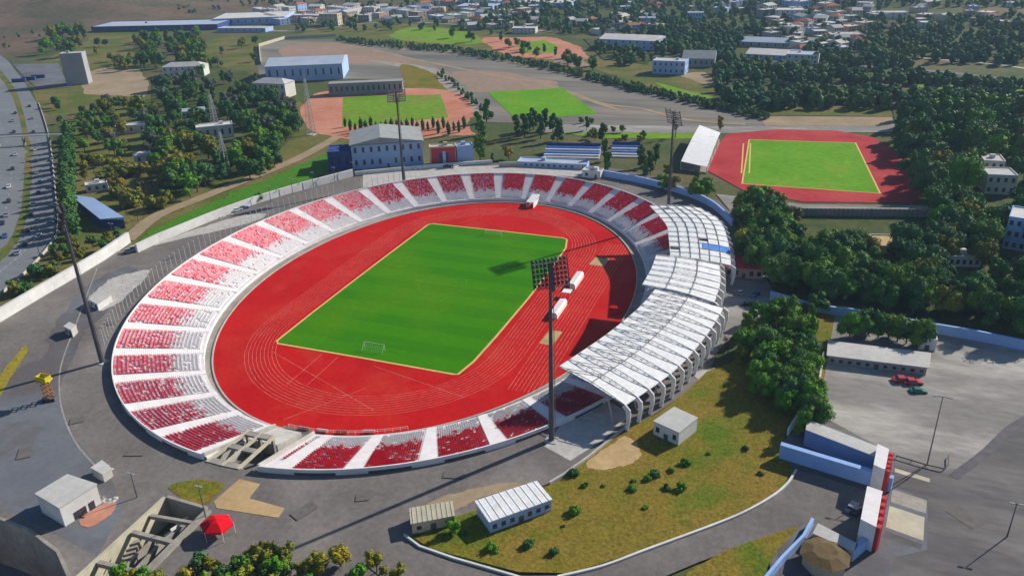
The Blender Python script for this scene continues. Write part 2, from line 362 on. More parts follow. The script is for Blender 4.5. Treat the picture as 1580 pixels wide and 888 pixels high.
patch('grass_bank', [(620, 100), (665, 112), (690, 140), (700, 150), (640, 148), (625, 130)], M['grass_dry'], zz(), True)
patch('clay_track', [(492, 143), (700, 141), (725, 195), (706, 210), (492, 208)], M['clay'], zz(), True)
patch('practice_field', [(529, 151), (560, 149), (680, 146), (692, 182), (528, 196)], M['field_light'], zz(), False)
patch('practice_field', [(752, 142), (868, 136), (922, 176), (870, 180), (792, 181)], M['field'], zz(), False)
patch('meadow', [(950, 195), (1030, 200), (1080, 200), (1085, 212), (960, 214), (870, 205)], M['field_light'], zz(), True)
patch('grass_strip', [(1200, 163), (1372, 166), (1376, 180), (1190, 178)], M['meadow'], zz(), False)
patch('dirt_yard', [(1172, 180), (1376, 181), (1380, 194), (1180, 195)], M['dirt'], zz(), False)
patch('road', [(840, 192), (1100, 196), (1380, 194), (1392, 204), (1130, 206), (840, 204)], M['plaza'], zz(), False)
part('road', ribbon([(1150, 92), (1300, 100), (1400, 108), (1460, 112), (1600, 128)], 8, zz()), M['highway'], kind='structure')
part('road', ribbon([(1100, 128), (1250, 128), (1400, 130), (1600, 143)], 5, zz()), M['asphalt_blue'], kind='structure')
part('road', ribbon([(1405, 88), (1480, 95), (1540, 100), (1620, 112)], 5, zz()), M['concrete'], kind='structure')
part('road', ribbon([(330, 44), (460, 48), (600, 34), (760, 42), (860, 50)], 7, zz()), M['plaza'], kind='structure')
for poly in ([(880, 20), (960, 30), (950, 44), (870, 40)], [(1150, 110), (1230, 108), (1240, 118), (1160, 122)], [(1390, 118), (1500, 122), (1490, 128), (1390, 126)], [(1420, 128), (1580, 134), (1600, 142), (1430, 138)], [(1010, 128), (1060, 140), (1100, 150), (1060, 152)], [(1380, 72), (1480, 76), (1470, 84), (1390, 82)]):
    patch('meadow', poly, M['field_light'], zz(), True)
# second athletics ground
def pxy(pts, z=0.): return [P(x, y, z)[:2] for x, y in pts]
patch('second_running_track', [(1088, 262), (1100, 232), (1122, 207), (1200, 200), (1290, 202), (1350, 213), (1388, 240), (1428, 298), (1408, 314), (1240, 312), (1150, 296)], M['track_old'], zz(), False)
patch('second_football_pitch', [(1156, 216), (1320, 221), (1358, 299), (1145, 284)], M['field'], zz(), False)
zl = zz()
part('field_marking', ribbon([(1156, 216), (1320, 221), (1358, 299), (1145, 284)], .9, zl, sm=False, closed=True), M['curb_yellow'], kind='structure')
part('field_marking', ribbon([(1147, 222), (1158, 222), (1156, 268), (1144, 268)], .7, zz(), sm=False, closed=True), M['curb_yellow'], kind='structure')
patch('plaza', [(1105, 300), (1240, 316), (1440, 318), (1440, 336), (1230, 334), (1130, 330)], M['plaza'], zz(), False)
# left highway
patch('highway', [(-200, 60), (0, 85), (14, 96), (38, 128), (60, 165), (76, 215), (84, 300), (88, 350), (80, 372), (45, 412), (0, 452), (-120, 540), (-300, 600)], M['highway'], zz(), False)
patch('parking_lot', [(20, 100), (90, 98), (98, 118), (112, 135), (60, 138), (40, 122)], M['asphalt_blue'], zz(), False)
patch('grass_median', [(-4, 112), (4, 112), (28, 148), (42, 200), (49, 245), (47, 300), (42, 338), (20, 385), (-30, 425), (-40, 420), (8, 380), (30, 335), (35, 300), (38, 250), (34, 205), (20, 152)], M['meadow'], zz(), True)
zl = zz()
for pts in ([(-30, 150), (0, 190), (16, 250), (14, 300), (-6, 360), (-60, 400)], [(20, 115), (45, 160), (60, 215), (66, 290), (64, 345), (40, 385), (0, 420)]):
    w = smooth_pts([P(*q)[:2] for q in pts], 12, False); mb = MB()
    for i in range(0, len(w)-1, 2):
        a, b = w[i], w[i+1]; d = (b-a)/np.linalg.norm(b-a)*3; nn = np.array([-d[1], d[0]])/3*.15
        mb.quad((*(a+nn), zl), (*(a-nn), zl), (*(a+d-nn), zl), (*(a+d+nn), zl))
    part('lane_markings', mb, M['road_line'], kind='structure')
# green triangle and dirt track beside the perimeter wall
patch('grass_bank', [(222, 368), (262, 342), (345, 305), (430, 270), (505, 238), (520, 252), (500, 268), (420, 300), (330, 330), (250, 372)], M['grass_green'], zz(), True)
part('dirt_path', ribbon([(195, 372), (240, 335), (300, 310), (350, 290), (420, 262), (470, 240), (520, 212)], 7, zz()), M['dirt'], kind='structure')
# concourse round the bowl
CONC = [(-80, 520), (0, 497), (60, 462), (120, 427), (180, 388), (215, 390), (240, 378), (330, 342), (400, 312), (545, 274), (640, 262), (760, 252), (900, 256), (960, 262), (1040, 282), (1110, 312), (1140, 340), (1170, 390), (1200, 440), (1190, 480), (1120, 520), (1090, 580), (1062, 605), (1010, 640), (965, 665), (900, 715), (860, 742), (700, 800), (625, 832), (690, 870), (790, 900), (600, 960), (200, 960), (-300, 1050), (-350, 700)]
patch('concourse', CONC, M['asphalt'], zz(), False, hole=HOLES)
patch('outer_yard', [(-300, 700), (0, 590), (45, 560), (110, 545), (93, 600), (100, 640), (118, 680), (150, 715), (175, 745), (190, 790), (150, 860), (20, 790), (-280, 760)], M['asphalt_blue'], zz(), False, hole=[SHADE_PIT, TRENCH])
patch('paving', [(60, 560), (100, 480), (160, 425), (215, 415), (185, 460), (130, 520), (95, 590), (50, 640), (0, 640)], M['asphalt_blue'], zz(), True)
patch('paving', [(560, 262), (780, 256), (900, 262), (905, 274), (780, 268), (560, 290)], M['concrete'], zz(), False, hole=[RIMPOLY])
part('kerb', ribbon([(150, 415), (118, 500), (96, 560), (92, 600), (98, 640), (118, 685), (150, 722)], .45, zz()), M['concrete_old'], kind='structure')
patch('grass_verge', [(-10, 600), (10, 568), (38, 535), (42, 545), (20, 578), (0, 612)], M['leaf_yellow'], zz(), True)
patch('paving', [(840, 690), (870, 650), (920, 610), (975, 640), (930, 680), (880, 712)], M['concrete'], zz(), False)
patch('sandy_patch', [(140, 460), (175, 430), (230, 418), (215, 440), (180, 470), (150, 480)], M['concrete'], zz(), True)
patch('sandy_patch', [(330, 345), (400, 330), (395, 342), (270, 372), (240, 378)], M['concrete'], zz(), True)
patch('sandy_patch', [(640, 790), (700, 762), (790, 745), (800, 752), (740, 770), (700, 790), (640, 806)], M['dirt'], zz(), True)
patch('sandy_patch', [(370, 740), (402, 748), (385, 770), (440, 785), (430, 800), (335, 785), (330, 775)], M['sand'], zz(), False)
patch('grass_patch', [(262, 752), (300, 742), (345, 748), (320, 778), (285, 772)], M['grass_dry'], zz(), True)
patch('stained_patch', [(125, 800), (170, 775), (180, 782), (165, 800), (135, 815)], M['clay'], zz(), True)
# courtyard east of the roof, plaza and roads right
patch('courtyard', [(1100, 470), (1130, 405), (1200, 400), (1215, 440), (1260, 470), (1300, 482), (1290, 520), (1200, 500), (1130, 520), (1090, 560)], M['plaza'], zz(), False)
patch('footpath', [(1065, 575), (1100, 568), (1190, 600), (1180, 612), (1080, 590)], M['concrete'], zz(), False)
patch('shaded_woodland_floor', [(1130, 340), (1240, 330), (1440, 330), (1600, 300), (1600, 525), (1440, 500), (1300, 478), (1195, 455), (1165, 400)], M['floor'], zz(), False)
patch('shaded_woodland_floor', [(1376, 166), (1450, 150), (1620, 155), (1640, 300), (1500, 310), (1440, 330), (1428, 300), (1392, 240)], M['floor'], zz(), False)
patch('shaded_woodland_floor', [(1100, 132), (1640, 146), (1640, 168), (1380, 162), (1120, 160)], M['floor'], zz(), False)
patch('shaded_woodland_floor', [(235, 120), (380, 110), (440, 150), (470, 190), (440, 225), (400, 262), (280, 290), (240, 262), (235, 190)], M['floor'], zz(), False)
patch('paved_apron', [(1200, 690), (1262, 630), (1360, 680), (1440, 700), (1490, 720), (1440, 1000), (1180, 1000), (1190, 840), (1225, 735)], M['asphalt_dark'], zz(), False)
patch('plaza', [(1262, 640), (1278, 545), (1290, 478), (1440, 505), (1600, 530), (1680, 640), (1580, 648), (1478, 725), (1430, 725), (1350, 688)], M['plaza'], zz(), False)
patch('road', [(1478, 730), (1590, 648), (1760, 640), (1900, 1000), (1350, 1000), (1380, 860), (1430, 850), (1435, 722)], M['asphalt_dark'], zz(), False)
patch('grass_area', [(640, 832), (700, 800), (860, 745), (905, 712), (965, 662), (1015, 640), (1065, 600), (1090, 575), (1130, 560), (1150, 510), (1200, 470), (1290, 480), (1275, 560), (1262, 640), (1215, 655), (1205, 700), (1225, 728), (1190, 768), (1100, 812), (1000, 848), (880, 886), (800, 884), (665, 848)], M['grass_dry'], zz(), False)
patch('sandy_patch', [(905, 715), (940, 690), (965, 675), (985, 690), (985, 710), (955, 722), (920, 726)], M['sand'], zz(), True)
patch('access_road', [(880, 889), (1000, 851), (1100, 815), (1192, 771), (1230, 728), (1262, 735), (1370, 770), (1330, 840), (1240, 808), (1180, 832), (1080, 868), (980, 910), (830, 960), (640, 930), (560, 870), (628, 840), (700, 868), (790, 890)], M['asphalt'], zz(), False)
patch('grass_verge', [(1060, 885), (1120, 850), (1200, 822), (1238, 812), (1200, 850), (1170, 900), (1040, 930)], M['grass_dry'], zz(), False)
patch('paved_apron', [(1240, 808), (1330, 840), (1370, 770), (1375, 735), (1432, 722), (1430, 850), (1380, 862), (1350, 960), (1210, 960), (1200, 850)], M['asphalt_blue'], zz(), False)
zl = zz()
for q, m in (([(1380, 712), (1434, 726), (1434, 738), (1380, 722)], 'asphalt_dark'), ([(1380, 724), (1434, 740), (1434, 746), (1380, 730)], 'roof_beige'), ([(1378, 734), (1432, 750), (1431, 770), (1376, 752)], 'asphalt_dark'), ([(1376, 756), (1430, 774), (1428, 794), (1374, 776)], 'concrete_old'), ([(1372, 782), (1426, 800), (1424, 836), (1366, 815)], 'roof_beige'), ([(1365, 820), (1423, 842), (1420, 850), (1360, 830)], 'asphalt_dark')):
    patch('paved_strip', q, M[m], zl)
part('kerb', ribbon([(1470, 738), (1520, 700), (1560, 662), (1600, 640)], 2.2, zz(), sm=True), M['steel_dark'], kind='structure')
kb = wall_along([(1478, 738), (1525, 703), (1565, 668), (1610, 640)], .25, .5, sm=True); part('kerb', kb, M['concrete'], kind='structure')

# ------------------------------------------------------------------ pitch and track
patch('running_track', [(2.0+70.8*math.cos(t), -1.5+98.6*math.sin(t)) for t in np.linspace(0, 2*math.pi, 121)[:-1]], M['track'], 0., zbase=TZ, px=False)
GREEN = [(-33.4, -57.2), (-33.7, -36), (-33.6, -9), (-33.3, 21), (-32.6, 57.5), (-31, 59.3), (0, 59.3), (31, 58.8), (33, 57.5), (35.3, 48), (36, 22), (36.1, -2), (35.4, -33), (34.6, -50), (33, -58.6), (31.5, -59), (0, -58.6), (-32, -58.6)]
m = bpy.data.materials.new('pitch_grass'); m.use_nodes = True; t_ = m.node_tree; N = t_.nodes; L = t_.links; b = N['Principled BSDF']; b.inputs['Roughness'].default_value = .9; b.inputs['Specular IOR Level'].default_value = .02
gm = N.new('ShaderNodeNewGeometry'); sp = N.new('ShaderNodeSeparateXYZ'); L.new(gm.outputs['Position'], sp.inputs[0])
mm = N.new('ShaderNodeMath'); mm.operation = 'SINE'; m2 = N.new('ShaderNodeMath'); m2.operation = 'MULTIPLY'; m2.inputs[1].default_value = math.pi/7.2; L.new(sp.outputs[1], m2.inputs[0]); L.new(m2.outputs[0], mm.inputs[0])
mr = N.new('ShaderNodeMapRange'); mr.inputs[1].default_value = -.25; mr.inputs[2].default_value = .25; L.new(mm.outputs[0], mr.inputs[0])
def nz(s, d, a, bb, lo, hi):
    n = N.new('ShaderNodeTexNoise'); n.inputs['Scale'].default_value = s; n.inputs['Detail'].default_value = d; L.new(gm.outputs['Position'], n.inputs['Vector'])
    r = N.new('ShaderNodeMapRange'); r.inputs[1].default_value = a; r.inputs[2].default_value = bb; r.inputs[3].default_value = lo; r.inputs[4].default_value = hi; L.new(n.outputs[0], r.inputs[0]); return r.outputs[0]
def mx(f, a, bb):
    x = N.new('ShaderNodeMix'); x.data_type = 'RGBA'; L.new(f, x.inputs[0])
    for s, k in ((a, 6), (bb, 7)):
        if isinstance(s, tuple): x.inputs[k].default_value = (*s, 1)
        else: L.new(s, x.inputs[k])
    return x.outputs[2]
st = mx(mr.outputs[0], (.038, .19, .001), (.048, .218, .001)); st = mx(nz(.028, 4, .45, .7, 0, .8), st, (.10, .235, .002)); st = mx(nz(.5, 4, .3, .7, 0, .3), st, (.025, .14, .002))
L.new(st, b.inputs['Base Color']); M['pitch'] = m
patch('football_pitch', GREEN, M['pitch'], .02, zbase=TZ, px=False)
ck = MB(); gp = [np.array(p) for p in GREEN]
ck = ribbon(GREEN, .75, .05, TZ, sm=False, closed=True, px=False); part('pitch_border', ck, M['curb_yellow'], kind='structure')
def oval(hw, hl, n=24):
    pts = [(hw*math.cos(t), hl+hw*math.sin(t)) for t in np.linspace(0, math.pi, n)]; pts += [(-hw*math.cos(t), -hl-hw*math.sin(t)) for t in np.linspace(0, math.pi, n)]
    return pts
lm = MB()
for k in range(9):
    r = ribbon([(x+1.4, y-.5) for x, y in oval(37.2+k*1.22, 42.2)], .11, .025, TZ, sm=False, closed=True, px=False); lm.add(r, Matrix.Identity(4))
for k in range(9):
    r = ribbon([(50.5+k*1.22, -62), (50.5+k*1.22, 58)], .11, .025, TZ, sm=False, px=False); lm.add(r, Matrix.Identity(4))
part('lane_lines', lm, M['line'], kind='structure')
dm = MB()
for pts in ([(-14, -60), (-14, -80)], [(-8, -60), (-8, -78)], [(-30, -64), (18, -84)], [(-4, -96), (10, -74)], [(6, -62), (40, -70)], [(-20, 62), (-4, 92)]):
    dm.add(ribbon(pts, .12, .03, TZ, sm=False, px=False), Matrix.Identity(4))
part('runway_lines', dm, M['line'], kind='structure')
# penalty boxes etc. (very faint)
pm = MB()
def rect(x0, y0, x1, y1): pm.add(ribbon([(x0, y0), (x1, y0), (x1, y1), (x0, y1)], .13, .03, TZ, sm=False, closed=True, px=False), Matrix.Identity(4))
rect(-32.5, -52.5, 34.5, 52.5)
for s in (-1, 1): rect(-19.2, s*52.5, 21.2, s*36); rect(-8.2, s*52.5, 10.2, s*47)
pm.add(ribbon([(-32.5, 0), (34.5, 0)], .13, .03, TZ, sm=False, px=False), Matrix.Identity(4))
pm.add(ribbon([(1+9.15*math.cos(t), 9.15*math.sin(t)) for t in np.linspace(0, 6.28, 40)[:-1]], .13, .03, TZ, sm=False, closed=True, px=False), Matrix.Identity(4))
part('pitch_markings', pm, M['white_line'], kind='structure')
patch('high_jump_mat', [(49, 34), (55, 34), (55.5, 42), (49.5, 42)], M['sand'], .06, zbase=TZ, px=False)
patch('sand_pit', [(50.5, -33), (55, -33), (55.4, -23), (51, -23)], M['sand'], .06, zbase=TZ, px=False)
# gutter walkway between track and stand
gw = MB(); gf = MB()
ts = np.linspace(0, 360, 145)
for a, c in zip(ts[:-1], ts[1:]):
    def tr(t, k, z): r = math.radians(t); return (2+(70.6+k)*math.cos(r), -1.5+(98.4+k)*math.sin(r), z)
    gf.quad(tr(a, 0, TZ+.03), tr(c, 0, TZ+.03), tr(c, 4.6, TZ+.03), tr(a, 4.6, TZ+.03))
    if not 267 < (a+c)/2 < 275:
        for k0, k1 in ((.0, .45),):
            z1 = TZ+.35
            gw.quad(tr(a, k0, z1), tr(c, k0, z1), tr(c, k1, z1), tr(a, k1, z1)); gw.quad(tr(a, k0, TZ), tr(c, k0, TZ), tr(c, k0, z1), tr(a, k0, z1)); gw.quad(tr(a, k1, z1), tr(c, k1, z1), tr(c, k1, TZ), tr(a, k1, TZ))
part('gutter_walkway', gf, M['concrete_old'], kind='structure'); part('track_kerb', gw, M['concrete'], kind='structure')

# ------------------------------------------------------------------ the stand: bowl > sectors > seats, aisles, rim wall
AIS = [278.9, 289.1, 299.3, 309.3]+[309.3+9.55*k for k in range(1, 15)]
AIS = AIS+[443+9.6*k for k in range(1, 6)]+[491+9.42*k for k in range(1, 12)]+[604.9, 615.2, 625.5]
GAP0, GAP1 = 266.6, 275.6
stand = thing('stadium_stand', 'oval bowl of white concrete terraces with red and white seats around the running track', 'stadium', (0, 0, 0))
NR = 22
def wedge(t0, t1, w0=0., w1=0., rows=NR, lift=0., nseg=6, skirt=True):
    """stepped terrace from angle t0 to t1; w0/w1 = metres kept free on each side"""
    mb = MB()
    def ang(t, u, wd):                      # shift an angle sideways by wd metres
        r = math.radians(t); a = IA+(RA-IA)*u; b_ = IB+(RB-IB)*u
        return t+math.degrees(wd/math.hypot(a*math.sin(r), b_*math.cos(r)))
    for k in range(rows):
        u0, u1 = k/rows, (k+1)/rows; z0 = IZ+(RZ-.1-IZ)*k/rows+lift; z1 = IZ+(RZ-.1-IZ)*(k+1)/rows+lift
        A0, A1 = ang(t0, u0, w0), ang(t1, u0, -w1); B0, B1 = ang(t0, u1, w0), ang(t1, u1, -w1)
        for s in range(nseg):
            f0, f1 = s/nseg, (s+1)/nseg
            p, q = bowl(A0+(A1-A0)*f0, u0), bowl(A0+(A1-A0)*f1, u0); r_, s_ = bowl(B0+(B1-B0)*f1, u1), bowl(B0+(B1-B0)*f0, u1)
            mb.quad((p[0], p[1], z0), (q[0], q[1], z0), (r_[0], r_[1], z0), (s_[0], s_[1], z0))
            mb.quad((s_[0], s_[1], z0), (r_[0], r_[1], z0), (r_[0], r_[1], z1), (s_[0], s_[1], z1))
        if lift:
            for (a_, b_) in ((A0, B0), (A1, B1)):
                p = bowl(a_, u0); q = bowl(b_, u1); mb.quad((p[0], p[1], z0-lift-.4), (q[0], q[1], z0-lift-.4), (q[0], q[1], z0), (p[0], p[1], z0))
    # front wall
    for s in range(nseg):
        f0, f1 = s/nseg, (s+1)/nseg; A0, A1 = ang(t0, 0, w0), ang(t1, 0, -w1)
        p, q = bowl(A0+(A1-A0)*f0, 0), bowl(A0+(A1-A0)*f1, 0); mb.quad((p[0], p[1], TZ), (q[0], q[1], TZ), (q[0], q[1], IZ+lift), (p[0], p[1], IZ+lift))
    return mb
def seat_geo(mb, p, dirn, s=1.):
    """bucket seat at p facing dirn (2-d unit vector to the pitch)"""
    d = np.array([dirn[0], dirn[1], 0.]); c = np.array([-dirn[1], dirn[0], 0.]); up = np.array([0, 0, 1.])
    hw = .26*s; a = p+up*.36; n = len(mb.v)
    pts = [a-c*hw+d*.3*s, a+c*hw+d*.3*s, a+c*hw-d*.12*s, a-c*hw-d*.12*s, a+c*hw*.92-d*.2*s+up*.46*s, a-c*hw*.92-d*.2*s+up*.46*s, p-c*hw+d*.26*s, p+c*hw+d*.26*s]
    mb.v += [tuple(x) for x in pts]
    mb.f += [(n, n+1, n+2, n+3), (n+3, n+2, n+4, n+5), (n+6, n+7, n+1, n)]
def aw(tdeg, u, side=0):                    # half width of an aisle in metres
    return 1.25+1.15*u
def seats(t0, t1, kinds):
    lst = []
    for k in range(1, NR):
        u = (k+.55)/NR; z = IZ+(RZ-.1-IZ)*k/NR; r = math.radians((t0+t1)/2)
        arc = math.hypot((IA+(RA-IA)*u)*math.sin(r), (IB+(RB-IB)*u)*math.cos(r))*math.radians(abs(t1-t0)); n = max(int((arc-2*(aw(0, u)+.25))/.6), 0)
        for i in range(n):
            if random.random() < (.05 if kinds[1] == 'red' else .04): continue
            f = (aw(0, u)+.25+(i+.5)*(arc-2*(aw(0, u)+.25))/n)/arc; t = t0+(t1-t0)*f
            p = bowl(t, u, z); q = np.array([2.-p[0], (-1-p[1])*.75]); q /= np.linalg.norm(q)
            tm = (t % 360); glare = .045 if 140 < tm < 222 else .03 if 100 < tm < 256 else .012  # more pale seats on the left, standing in for sun glare
            e_ = .5*math.sin(i*.9+k*.7)*.06
            kd = 'white' if (u < kinds[0]+e_ or (u < kinds[0]+.09 and random.random() < .5) or random.random() < glare) else kinds[1]
            if kd == 'red' and random.random() < (.85 if glare > .04 else .45 if glare > .02 else .05): kd = 'faded'
            lst.append((kd, p, q))
    return lst
def sector(t0, t1, kinds=(.32, 'red'), first=False):
    full = (t1-t0) > 5
    sec = part('seating_sector', wedge(t0, t1, 0, 0), M['terrace'], stand, fix=False)
    lst = seats(t0, t1, kinds)
    if first:
        lst.sort(key=lambda s: (s[1][1]+s[1][0]*.3)); near, lst = lst[:100], lst[100:]
        for kd, p, q in near:
            mb = MB(); seat_geo(mb, p, q, 1.15); o = bpy.data.objects.new('seat', mb.mesh('seat', M['seat_'+kd])); COL.objects.link(o); o.parent = sec
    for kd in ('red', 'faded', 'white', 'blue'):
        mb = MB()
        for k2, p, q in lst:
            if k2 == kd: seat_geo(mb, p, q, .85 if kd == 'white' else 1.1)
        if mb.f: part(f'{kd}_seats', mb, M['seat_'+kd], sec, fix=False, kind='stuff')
def aisle(t, wd=None):
    r = math.radians(t); mb = MB(); rows = NR*2
    for k in range(rows):
        u0, u1 = k/rows, (k+1)/rows; z0 = IZ+(RZ-.1-IZ)*k/rows+.14; z1 = z0+(RZ-.1-IZ)/rows
        def e(u, s):
            q = math.hypot((IA+(RA-IA)*u)*math.sin(r), (IB+(RB-IB)*u)*math.cos(r)); return bowl(t+math.degrees(s*aw(t, u)/q), u)
        a, b_, c, d = e(u0, -1), e(u0, 1), e(u1, 1), e(u1, -1)
        mb.quad((a[0], a[1], z0), (b_[0], b_[1], z0), (c[0], c[1], z0), (d[0], d[1], z0)); mb.quad((d[0], d[1], z0), (c[0], c[1], z0), (c[0], c[1], z1), (d[0], d[1], z1))
        for p, q in ((a, d), (b_, c)): mb.quad((p[0], p[1], z0-.6), (q[0], q[1], z0-.6), (q[0], q[1], z0), (p[0], p[1], z0))
    part('stair', mb, M['stair'], stand, fix=False)
edges = [GAP1]+AIS+[GAP0+360]
for i, (a, c) in enumerate(zip(edges[:-1], edges[1:])):
    mid = ((a+c)/2) % 360; dm_ = (mid+180) % 360-180
    kinds = (.32, 'red')
    if -16 < dm_ < 18: kinds = (.3, 'blue')  # blue seat colour puts the roof's blue shade into the middle sectors
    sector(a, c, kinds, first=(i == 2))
for t in AIS: aisle(t)
# rim wall and inner promenade lip, one part each
rw = MB(); lip = MB(); rim_strip = MB()
ts = np.arange(GAP1, GAP0+360+.01, 1.5)
for a, c in zip(ts[:-1], ts[1:]):
    p0, p1, q0, q1 = rim(a), rim(c), rim(a, .35), rim(c, .35)
    zt = RZ+.75
    for A, B, z in ((p0, p1, 0), (q1, q0, 0)):
        rw.quad((A[0], A[1], -.2 if A is q1 else RZ-.4), (B[0], B[1], -.2 if A is q1 else RZ-.4), (B[0], B[1], zt), (A[0], A[1], zt))
    rw.quad((p0[0], p0[1], zt), (p1[0], p1[1], zt), (q1[0], q1[1], zt), (q0[0], q0[1], zt))
part('rim_wall', rw, M['stair'], stand, fix=False)
for i, (a, c) in enumerate(zip(edges[:-1], edges[1:])):
    if c-a < 5: continue
    t = a+2.2; strip_mb = MB()
    while t < c-2.2:
        p, q = rim(t, .37), rim(min(t+1.5, c-2.2), .37); strip_mb.quad((p[0], p[1], .05), (q[0], q[1], .05), (q[0], q[1], 1.0), (p[0], p[1], 1.0)); t += 1.5
    part('rim_shade_strip', strip_mb, M['steel_dark'], stand, fix=False)  # dark strips paint the shade on the rim's outer wall
# players' tunnel ramp through the south-west gap
def bowlp(t, u): return bowl(t, u)[:2]
rp = MB()
L0, L1, R0, R1 = bowlp(GAP0, -.12), bowlp(GAP0, 1.02), bowlp(GAP1, -.12), bowlp(GAP1, 1.02)
rp.quad((*L0, TZ+.06), (*R0, TZ+.06), (*R1, -5.6), (*L1, -5.6)); part('tunnel_ramp', rp, M['asphalt'], kind='structure')
for t, s in ((GAP0, -1), (GAP1, 1)):
    mb = MB(); n = 8
    for k in range(n):
        a, c = bowl(t, k/n), bowl(t, (k+1)/n); a2, c2 = bowl(t+s*.35, k/n), bowl(t+s*.35, (k+1)/n)
        mb.prism([a[:2], c[:2], c2[:2], a2[:2]], TZ, [a[2]+1, c[2]+1, c2[2]+1, a2[2]+1])
    part('tunnel_wall', mb, M['concrete'], stand)
# covered passage under the concourse to the trench
TL, TR = np.array(TRENCH[0]), np.array(TRENCH[1])
A_, B_ = bowlp(267.4, 1.0), bowlp(275, 1.0)
fl = MB(); fl.quad((*A_, -5.8), (*B_, -5.8), (*TR, -5.8), (*TL, -5.8)); part('passage_floor', fl, M['asphalt'], kind='structure')
fl = MB(); fl.poly([(p[0], p[1], -5.8) for p in TRENCH]); part('trench_floor', fl, M['floor'], kind='structure')
pw = MB()
pw.quad((*A_, -6), (*TL, -6), (*TL, -.05), (*A_, -.05)); pw.quad((*B_, -6), (*TR, -6), (*TR, -.05), (*B_, -.05))
for a, c in ((GAP0, 267.4), (275, GAP1)): p, q = rim(a), rim(c); pw.quad((p[0], p[1], -6), (q[0], q[1], -6), (q[0], q[1], .4), (p[0], p[1], .4))
tag(part('passage_wall', pw, M['concrete_old'], fix=False), 'dark concrete mouth of the passage under the concourse beside the trench', 'passage')
tw = thing('trench_wall', 'beige concrete walls lining the open trench left of the red tent', 'wall', (*TL, 0))
n = len(TRENCH)
for i in (1, 5, 0, 4):
    a, b2 = np.array(TRENCH[i]), np.array(TRENCH[(i+1) % n]); d = (b2-a)/np.linalg.norm(b2-a); nn = np.array([-d[1], d[0]]); c = np.mean(TRENCH, 0)
    if np.dot(c-a, nn) > 0: nn = -nn
    th = 1.6 if i in (1,) else .8
    part('wall_section', MB().prism([a, b2, b2+nn*th, a+nn*th], -5.8, .9), M['concrete_old'] if i in (0, 1) else M['roof_beige'], tw)
a, b2 = np.array(TRENCH[2]), np.array(TRENCH[3]); part('wall_section', MB().prism([a, b2, b2+np.array([1.5, .3]), a+np.array([1.5, .3])], -5.8, .9), M['roof_beige'], tw)
part('middle_wall', wall_along([(288, 797), (248, 827), (205, 873), (150, 930)], -1.2, .8, -5.8), M['concrete_old'], tw)
part('cross_beam', wall_along([(205, 822), (268, 838)], .6, 1.0, -.5), M['concrete_old'], tw)
part('cross_beam', wall_along([(150, 868), (222, 886)], .6, 1.0, -.5), M['concrete_old'], tw)
for k in range(3):
    a, b2 = P(272-k*9, 808+k*9, -2.2), P(290-k*9, 797+k*9, -2.2); part('strut', MB().tube(a, b2, .28, n=6), M['steel_white'], tw)
part('cross_beam', wall_along([(232, 795), (296, 806)], .3, .8, -.6), M['concrete_old'], tw)
part('middle_wall', wall_along([(236, 812), (196, 850), (160, 890), (110, 940)], -2.6, .6, -5.8), M['concrete_old'], tw)
for k in range(7):
    a = P(206-k*4, 846+k*5, -4); part('step', MB().box(a, 3.2, 1.0, -5.8, -2.2-k*.5, .75), M['concrete_old'], tw)
# unfinished concrete frame over the ramp
fr = thing('entrance_frame', 'unfinished grey concrete frame with square openings over the entrance ramp', 'concrete frame', bowl(269, .7))
def gq(s, u): t = GAP0+.4+(GAP1-GAP0-3.2)*s; return bowlp(t, u)
for s0, s1, u0, u1 in [(0, .08, .42, 1.03), (.46, .54, .42, 1.03), (.92, 1, .42, 1.03)]:
    part('beam', MB().prism([gq(s0, u0), gq(s1, u0), gq(s1, u1), gq(s0, u1)], -.1, .55), M['roof_beige'], fr)
for u0, u1 in ((.42, .5), (.68, .75), (.95, 1.03)):
    for s0, s1 in ((.08, .46), (.54, .92)): part('beam', MB().prism([gq(s0, u0), gq(s1, u0), gq(s1, u1), gq(s0, u1)], -.1, .5), M['concrete_old'], fr)
for s in (.04, .5, .96):
    for u in (.46, .98): part('column', MB().box(gq(s, u), .7, .7, TZ, -.1), M['concrete_old'], fr)
zs = lambda u: IZ+(RZ-IZ)*u
part('slab', MB().prism([gq(-.04, .0), gq(1.0, .0), gq(1.0, .42), gq(-.04, .42)], TZ, [zs(0), zs(0), zs(.42), zs(.42)]), M['concrete'], fr)
# white player tunnel cover on the far side
tc = thing('tunnel_cover', 'small white tunnel cover at the far end of the running track below the red seats', 'tunnel cover', (4.5, 96, TZ))
part('canopy', MB().prism([(2.6, 92), (6.4, 92), (6.4, 101), (2.6, 101)], [TZ+2.4]*2+[TZ+3.4]*2, [TZ+2.7]*2+[TZ+3.9]*2), M['stair'], tc)
for x in (2.8, 6.2): part('side_panel', MB().box((x, 96), .15, 8.6, TZ, TZ+2.4), M['stair'], tc)
# posts on the rim, left side
mb = MB().tube((0, 0, 0), (0, 0, 5.6), .11, .07, 6); pole_me = mb.mesh('pole', M['steel_white']); top_me = MB().box((0, .25), .16, .7, 5.5, 5.66).mesh('pole_arm', M['steel_white'])
for i, t in enumerate(np.arange(124, 222, 1.45)):
    p = rim(t, 4.2, 0.)
    o = thing('fence_post', f'thin pale post number {i+1} counted from the far mast along the concourse side of the rim', 'post', p, 'thin posts along the outer rim of the stand')
    o['label'] = 'thin tall pale steel post in the curved row outside the left rim of the stand'
    for nm, me in (('pole', pole_me), ('pole_arm', top_me)):
        c = bpy.data.objects.new(nm, me); COL.objects.link(c); c.parent = o
    o.rotation_euler.z = math.radians(t)-math.pi/2

